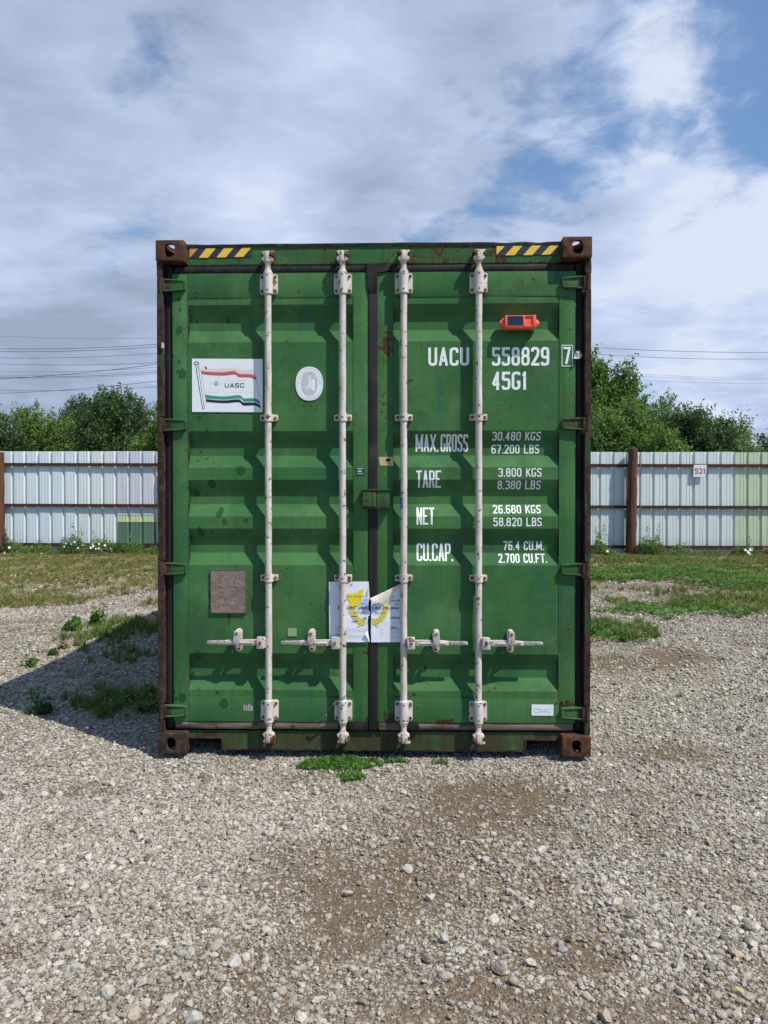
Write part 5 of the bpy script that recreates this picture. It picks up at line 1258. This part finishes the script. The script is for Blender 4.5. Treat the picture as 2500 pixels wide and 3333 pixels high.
for (n_, y0, y1, med, lo, hi) in ((185000, -2.6, -.6, .0102, .005, .05), (150000, -.6, 1.6, .0112, .007, .05), (120000, 1.2, 5.0, .0155, .010, .05), (60000, 4.5, 9.0, .020, .013, .05)):
    x1 = (y1-CAM.y)*.54+.6; x, y = cand(n_, -x1, x1, y0, y1, rng); s_ = np.clip(med*np.exp(rng.normal(size=n_)*.48), lo, hi)
    keep = inview(x, y)
    d = dirt_mask(x, y); g_ = grass_mask(x, y); pr = (1-.62*d)*(1-.90*g_)
    pr *= .45+.75*np.clip((fbm(x*1.6+9, y*1.6, 55, 3)-.30)/.25, 0, 1)
    keep &= rng.uniform(size=n_) < pr; keep &= ~((y > .3) & (np.abs(x) < 1.15))
    SP.append(np.stack([x[keep], y[keep]], 1)); SS.append(s_[keep])
SP = np.concatenate(SP); SS = np.concatenate(SS); n_ = len(SP)
nb = 520; xb = rng.uniform(-2.6, 3.0, nb); yb = rng.uniform(-2.5, 1.5, nb); sb = np.clip(.032*np.exp(rng.normal(size=nb)*.28), .024, .065); kb = rng.uniform(size=nb) < (1-.45*dirt_mask(xb, yb)); kb &= ~((yb > -.06) & (np.abs(xb) < 1.27))
SP = np.concatenate([SP, np.stack([xb, yb], 1)[kb]]); SS = np.concatenate([SS, sb[kb]]); n_ = len(SP)
under = (np.abs(SP[:, 0]) < 1.24) & (SP[:, 1] > -.03); SS = np.where(under, np.minimum(SS, .018), SS)
sc = np.stack([SS*rng.uniform(.85, 1.35, n_), SS*rng.uniform(.75, 1.1, n_), SS*rng.uniform(.5, .85, n_)], 1)
P3 = np.stack([SP[:, 0], SP[:, 1], ground_z(SP[:, 0], SP[:, 1])+sc[:, 2]*rng.uniform(-.02, .30, n_)], 1)
rot = np.stack([rng.normal(size=n_)*.30, rng.normal(size=n_)*.30, rng.uniform(0, 6.28, n_)], 1)
tag(scatter('gravel', P3, rot, sc, rng.integers(0, 8, n_), stones, ['stone'], np.clip(dirt_mask(SP[:, 0], SP[:, 1])*rng.uniform(.3, 1.3, n_)*np.clip(1.5-SS*25, .2, 1), 0, 1)), 'crushed pale limestone gravel covering the yard', 'gravel', kind='stuff')
print('stones', n_)

def make_tuft(seed, nb, h_, spread, wd_, m, dry=.15):
    rr = random.Random(seed); mb = MB()
    for _ in range(nb):
        a = rr.uniform(0, 2*PI); r0 = rr.uniform(0, .35)*spread; L = h_*rr.uniform(.5, 1.1); b = a+rr.uniform(-.8, .8); bend = rr.uniform(.15, .75)*L; w_ = wd_*rr.uniform(.7, 1.3)
        p0 = Vector((r0*math.cos(a), r0*math.sin(a), -.01)); d = Vector((math.cos(b), math.sin(b), 0)); s_ = Vector((-d.y, d.x, 0))
        p1 = p0+d*bend*.3+Vector((0, 0, L*.6)); p2 = p0+d*bend+Vector((0, 0, L*(1-.25*bend/L)))
        mb.add([p0-s_*w_/2, p0+s_*w_/2, p1+s_*w_*.38, p1-s_*w_*.38, p2], [(0, 1, 2, 3), (3, 2, 4)], 'leaf_dry' if rr.random() < dry else m)
    o = mb.build('tuft', None, False); COL.objects.unlink(o); return o
def make_sprig(seed, m, k=11, h_=.05, sz=.016):
    rr = random.Random(seed); mb = MB()
    for _ in range(k):
        a = rr.uniform(0, 2*PI); r0 = rr.uniform(.0, .05); z = rr.uniform(.2, 1)*h_; c_ = Vector((r0*math.cos(a), r0*math.sin(a), z)); t = rr.uniform(0, 6.28); d = Vector((math.cos(t), math.sin(t), rr.uniform(-.1, .6))).normalized(); e = d.cross(Vector((rr.uniform(-.5, .5), rr.uniform(-.5, .5), 1))).normalized(); s_ = sz*rr.uniform(.7, 1.4)
        mb.add([c_-d*s_*.6, c_+e*s_*.45, c_+d*s_, c_-e*s_*.45], [(0, 1, 2, 3)], m)
        mb.add([c_-d*s_*.6, Vector((c_.x*.4, c_.y*.4, 0)), Vector((c_.x*.4+.002, c_.y*.4, 0))], [(0, 1, 2)], 'stem')
    o = mb.build('sprig', None, False); COL.objects.unlink(o); return o
tufts = proto_collection('grass_tufts', [make_tuft(200+i, 16, .085, .09, .0055, 'leaf_grass', .38) for i in range(4)]+[make_tuft(210+i, 18, .12, .08, .006, 'leaf_green', .08) for i in range(3)])
sprigs = proto_collection('clover_sprigs', [make_sprig(220+i, 'leaf_clover') for i in range(4)])
GP = []; 
for (n_, y0, y1) in ((26000, .3, 6.0), (52000, 5.0, 13.15)):
    x1 = (y1-CAM.y)*.54+.5; x, y = cand(n_, -x1, x1, y0, y1, rng); g_ = grass_mask(x, y); nn = fbm(x*2.5, y*2.5, 91, 3)
    keep = (rng.uniform(size=n_) < g_*np.clip((nn-.28)/.2, .06, 1)) & inview(x, y); keep |= (rng.uniform(size=n_) < .010) & inview(x, y) & (y > 1.0) & (np.abs(x) > 1.3)
    keep &= ~((np.abs(x) < 1.26) & (y > -.05)); GP.append(np.stack([x[keep], y[keep]], 1))
GP = np.concatenate(GP); n_ = len(GP); ix = rng.integers(0, 4, n_)
gr = (ell(CLOVER, GP[:, 0], GP[:, 1]) > .3) | (GP[:, 1] < 5.2) | (rng.uniform(size=n_) < np.where(GP[:, 0] > 0, .55, .18)); ix = np.where(gr, rng.integers(4, 7, n_), ix)
g_s = rng.uniform(.55, 1.15, n_)*np.where(GP[:, 1] > 7, .85, 1.0)*np.where(GP[:, 1] < 5, 1.0, 1.0); g_s = g_s*np.where(grass_mask(GP[:, 0], GP[:, 1]) < .2, .55, 1)
tag(scatter('grass', np.stack([GP[:, 0], GP[:, 1], ground_z(GP[:, 0], GP[:, 1])], 1), np.stack([rng.normal(size=n_)*.1, rng.normal(size=n_)*.1, rng.uniform(0, 6.28, n_)], 1), np.stack([g_s]*3, 1), ix, tufts, ['leaf_grass', 'leaf_green', 'leaf_dry']), 'short rough grass between the gravel yard and the fence', 'grass', kind='stuff')
x, y = cand(60000, -9, 9, .3, 12, rng); keep = (rng.uniform(size=60000) < ell(CLOVER, x, y)*.9) & inview(x, y) & ~((np.abs(x) < 1.26)); CP = np.stack([x[keep], y[keep]], 1); n_ = len(CP); s_ = rng.uniform(.7, 1.5, n_)*np.where(CP[:, 1] > 6, 1.4, 1)
tag(scatter('ground_cover', np.stack([CP[:, 0], CP[:, 1], ground_z(CP[:, 0], CP[:, 1])], 1), np.stack([np.zeros(n_), np.zeros(n_), rng.uniform(0, 6.28, n_)], 1), np.stack([s_]*3, 1), rng.integers(0, 4, n_), sprigs, ['leaf_clover', 'stem']), 'low broad-leaved ground cover in patches on the gravel', 'ground cover', kind='stuff')
print('grass', len(GP), 'clover', n_)

# ------------------------------------------------------------------ single plants, flowers and rocks
def bush(px, py, wpx, hpx, label, m='leaf_mid', seed=1, n_=700, flowers=(), y=None, ls=.045, tall=0, fs=.025, name='weed'):
    rr = np.random.default_rng(seed); x, y0 = gnd(px, py)
    if y is not None: x = TX(px, y-CAM.y); y0 = y
    D = y0-CAM.y; k = D/FPX; W_ = wpx*k; H_ = hpx*k; z0 = float(ground_z(x, y0)); t = thing(name, label, 'plant', (x, y0, z0), 'weeds along the fence' if y is not None else None)
    q = rr.uniform(-1, 1, (n_*3, 3)); q = q[(np.linalg.norm(q, axis=1) < 1)][:n_]; n2 = len(q); top = .55+.9*vnoise(q[:, 0]*3+seed, q[:, 1]*2, seed)
    P = np.stack([q[:, 0]*W_/2, q[:, 1]*min(W_/2, .22), (q[:, 2]*.5+.5)*H_*np.clip(1.15-np.abs(q[:, 0])**2*.7, 0, 1)*top*.85], 1)
    mb = MB()
    for _ in range(10):
        a = P[rr.integers(0, n2)]; mb.tube([(a[0]*.5, a[1]*.5, -.02), (a[0]*.8, a[1]*.8, a[2]*.6), tuple(a)], [.004, .003, .0015], 'stem', 5, False)
    ex = []
    for _ in range(tall):
        a = rr.uniform(-.6, .6)*W_/2; hh = H_*rr.uniform(1.2, 1.8); tip = (a+rr.uniform(-.1, .1), rr.uniform(-.08, .08), hh); mb.tube([(a*.6, 0, 0), (a, .01, hh*.6), tip], [.004, .003, .0015], 'stem', 5, False)
        s_ = rr.uniform(.3, 1, 26); ex.append(np.stack([a*.6+(tip[0]-a*.6)*s_, tip[1]*s_, hh*s_], 1)+rr.normal(size=(26, 3))*.03)
    if ex: P = np.concatenate([P]+ex)
    leaves(P, ls, m, 'foliage', t, rr, .5, .5); mb.build('stems', t, True, 60)
    for (fx, fy) in flowers:
        cx0 = (fx-px)*k; cz0 = (py-fy)*k if y is None else TZ(fy, D)-z0; mf = MB(); ang = rr.uniform(0, 1)
        r0 = fs*rr.uniform(.8, 1.25); vs = [(0, .008, 0)]; K_ = 10
        for i_ in range(K_): a = 2*PI*i_/K_+ang; q_ = r0*(1.0 if i_ % 2 else .84); vs.append((q_*math.cos(a), -.014, q_*math.sin(a)))
        mf.add(vs, [(0, 1+i_, 1+(i_+1) % K_) for i_ in range(K_)], 'petal'); mf.tube([(0, -.002, 0), (0, .004, 0)], .006, 'petal_eye', 6)
        o = mf.build('flower', t, False); o.location = (cx0, -min(W_/2, .22)-.02, cz0); o.rotation_euler = (rr.uniform(-.5, .3), 0, rr.uniform(-.5, .5))
    return t
Z2 = lambda X_, Y_: (X_/3.072, 1430+Y_/3.072)
F1 = [Z2(*q) for q in [(100, 1083), (57, 1132), (85, 1153)]]; F2 = [Z2(*q) for q in [(208, 1155), (185, 1120)]]; F3 = [Z2(*q) for q in [(430, 1145)]]
F4 = [Z2(*q) for q in [(677, 1037), (730, 1040), (765, 1022), (660, 1072), (840, 1050), (800, 1083)]]; F5 = [Z2(*q) for q in [(945, 1045), (1010, 1043), (925, 1083), (950, 1065), (980, 1092), (1005, 1085), (1065, 1060), (1035, 1100)]]; F6 = [Z2(*q) for q in [(1125, 1088), (1135, 1110)]]
bush(30, 1812, 60, 52, 'weed with three white flowers below the left fence post', 'leaf_mid', 31, 600, F1, 12.85)
bush(72, 1812, 60, 34, 'low weed with two white flowers near the left fence post', 'leaf_mid', 32, 500, F2, 12.85)
bush(125, 1810, 70, 42, 'weed with a single white flower on the left', 'leaf_mid', 33, 600, F3, 12.8)
bush(225, 1805, 100, 62, 'bushy weed with a row of white flowers under a dry twig', 'leaf_mid', 34, 1100, F4, 12.8, tall=3)
bush(322, 1806, 110, 56, 'dense weed with the largest cluster of white flowers', 'leaf_mid', 35, 1100, F5, 12.8, tall=1)
bush(375, 1806, 60, 40, 'weed with two white flowers below the dark green patch', 'leaf_dark', 36, 500, F6, 12.85)
bush(425, 1806, 90, 44, 'leafy weed without flowers below the dark green patch', 'leaf_mid', 37, 700, (), 12.85, tall=2)
bush(490, 1808, 80, 30, 'low weed left of the container foot of the fence', 'leaf_green', 38, 500, (), 12.85)
bush(2, 1800, 26, 90, 'upright weed climbing the left fence post', 'leaf_dark', 39, 500, (), 12.75)
Z5 = lambda X_, Y_: (1880+X_/2.676, 1430+Y_/2.676)
bush(1950, 1805, 50, 62, 'tall leafy weed beside the container with one pale bloom', 'leaf_mid', 41, 500, [Z5(170, 875)], 12.85, tall=4)
bush(1975, 1806, 70, 26, 'creeping weed with a white flower left of the right post', 'leaf_mid', 42, 450, [Z5(228, 968)], 12.8, fs=.04)
bush(2110, 1806, 100, 62, 'large bushy green weed right of the wooden post', 'leaf_mid', 43, 1500, (), 12.85, tall=3)
bush(2205, 1804, 90, 32, 'low thin weed below the number sign', 'leaf_light', 44, 450, (), 12.85, tall=3)
bush(2300, 1806, 90, 18, 'sparse creeping weed along the fence foot', 'leaf_mid', 45, 350, (), 12.85)
bush(2410, 1806, 80, 36, 'weed with a cluster of white flowers below the green panels', 'leaf_mid', 46, 600, [Z5(1385, 955), Z5(1412, 975), Z5(1438, 950), Z5(1425, 990)], 12.8, tall=1, fs=.04)
bush(2485, 1808, 60, 26, 'dry brownish weed at the right end of the fence', 'leaf_dry', 47, 450, (), 12.85)
bush(235, 2062, 52, 42, 'small thistle-like green plant alone on the gravel', 'leaf_clover', 51, 260, (), ls=.075)
bush(310, 2040, 30, 42, 'upright green weed at the edge of the grass patch', 'leaf_clover', 52, 120, (), ls=.06, tall=2)
bush(172, 2135, 34, 26, 'small dark weed in the sun just above the shadow edge', 'leaf_dark', 53, 160, (), ls=.035)
bush(100, 2172, 32, 30, 'thin weed on the gravel left of the shadow', 'leaf_mid', 54, 90, (), ls=.035, tall=2)
bush(205, 2115, 30, 18, 'dry yellowish tuft on the gravel', 'leaf_dry', 55, 140, (), ls=.04)
bush(135, 2325, 70, 40, 'scrawny dark weed inside the shadow', 'leaf_dark', 56, 260, (), ls=.035, tall=3)
def mat_weed(px, py, wpx, dy, label, seed, n_=1800):
    rr = np.random.default_rng(seed); x, y = gnd(px, py); W_ = wpx*(y-CAM.y)/FPX; t = thing('ground_weed', label, 'plant', (x, y, 0))
    q = rr.uniform(-1, 1, (n_*2, 2)); rad = np.hypot(q[:, 0], q[:, 1])+(vnoise(q[:, 0]*4+seed, q[:, 1]*4, seed)-.5)*.7; q = q[rad < .9][:n_]
    ax = q[:, 0]*W_/2; ay = q[:, 1]*dy/2; gz = ground_z(x+ax, y+ay)
    P = np.stack([ax, ay, gz+.006+rr.uniform(0, 1, len(q))*.030*(1-.6*np.abs(q[:, 0]))], 1)
    leaves(P, .022, 'leaf_clover', 'foliage', t, rr, .9, .42)
    mb = MB()
    for _ in range(26):
        a = P[rr.integers(0, len(P))]; b = P[rr.integers(0, len(P))]; v = Vector(b)-Vector(a)
        if v.length > .2: v = v.normalized()*.12
        mb.tube([Vector(a)-Vector((0, 0, .01)), Vector(a)+v*.5, Vector(a)+v], .0015, 'stem', 4, False)
    mb.build('stems', t, True, 60)
mat_weed(1105, 2470, 285, .20, 'broad mat of bright green weed growing at the foot of the doors', 61, 2600)
mat_weed(1145, 2512, 100, .14, 'small round green weed in front of the broad weed mat', 62, 520)
mat_weed(1290, 2462, 80, .05, 'thin strip of green weed under the bottom rail right of centre', 63, 120)
mat_weed(1430, 2468, 60, .07, 'tiny green weed under the fourth locking bar', 64, 60)

def rock(px, py, wpx, label, col, seed, asp=.6, el=1.0):
    x, y = gnd(px, py); s_ = wpx*(y-CAM.y)/FPX; rr = np.random.default_rng(seed); bm = bmesh.new(); bmesh.ops.create_icosphere(bm, subdivisions=3, radius=.5)
    pl = [(Vector(rr.normal(size=3)).normalized(), rr.uniform(.26, .40)) for _ in range(11)]
    for v in bm.verts:
        for nrm, d in pl:
            e = v.co.dot(nrm)-d
            if e > 0: v.co -= nrm*e*.95
        v.co += Vector(rr.normal(size=3))*.005; v.co.x *= s_*1.15; v.co.y *= s_*.9*el; v.co.z *= s_*asp*1.1
    bmesh.ops.rotate(bm, verts=bm.verts[:], cent=(0, 0, 0), matrix=Matrix.Rotation(rr.uniform(-.4, .4), 3, 'Z'))
    nm = 'rock_'+str(seed); n = new_mat(nm); f = n.noise(n.geo, 60, 5, .65); c = n.mix(n.remap(f, .3, .7), tuple(q*.60 for q in col), tuple(min(q*.92, .8) for q in col)); fin(n, c, .85, 0, f, .5, .004); M[nm] = n.m
    mb = MB(); mb.bm(bm, nm); o = mb.build('rock', None, True, 34); o.location = (x, y, float(ground_z(x, y))+s_*asp*.30); tag(o, label, 'rock', 'larger stones on the gravel')
G_ = (.42, .40, .37)
rock(765, 3118, 50, 'pale elongated stone standing out in the left foreground with a dark shadow', (.45, .43, .39), 71, .6, 1.5)
rock(633, 3308, 62, 'large pale stone at the bottom edge left of centre', G_, 72, .5)
rock(362, 2965, 56, 'flat sliver of tan stone in the left foreground', (.36, .33, .27), 73, .3, .5)
rock(833, 2780, 44, 'flat olive-grey stone left of centre', (.26, .25, .19), 74, .35)
rock(1325, 2822, 42, 'blocky white stone near the centre of the foreground', (.44, .42, .38), 75, .8)
rock(1365, 2850, 30, 'dark grey stone beside the blocky white stone', (.15, .145, .14), 76, .7)
rock(1400, 2906, 42, 'cream stone just below the blocky white stone', (.52, .47, .38), 77, .7)
rock(1582, 3061, 36, 'flat dark reddish-brown stone right of centre', (.14, .10, .09), 78, .3)
rock(1834, 3093, 30, 'two-toned angular grey stone in the right foreground', (.36, .36, .36), 79, .9)
rock(2218, 3153, 22, 'rounded bluish-grey stone near the right edge', (.34, .37, .40), 80, 1.0)
rock(2403, 3227, 38, 'rounded yellow stone in the lower right corner', (.50, .40, .20), 81, .7)
rock(1955, 2298, 24, 'pale flat stone just right of the container', G_, 82, .5)
rock(2144, 2394, 22, 'small cream oval stone on the gravel right of the container', (.55, .50, .36), 83, .5)
rock(1740, 2805, 34, 'pale squarish stone below the brown dirt patch', G_, 84, .6)
rock(1885, 2910, 34, 'pale flat-topped stone right of the dirt patch', G_, 85, .6)
rock(1950, 2570, 36, 'flat white stone on the gravel below the right corner casting', (.50, .49, .46), 86, .3)
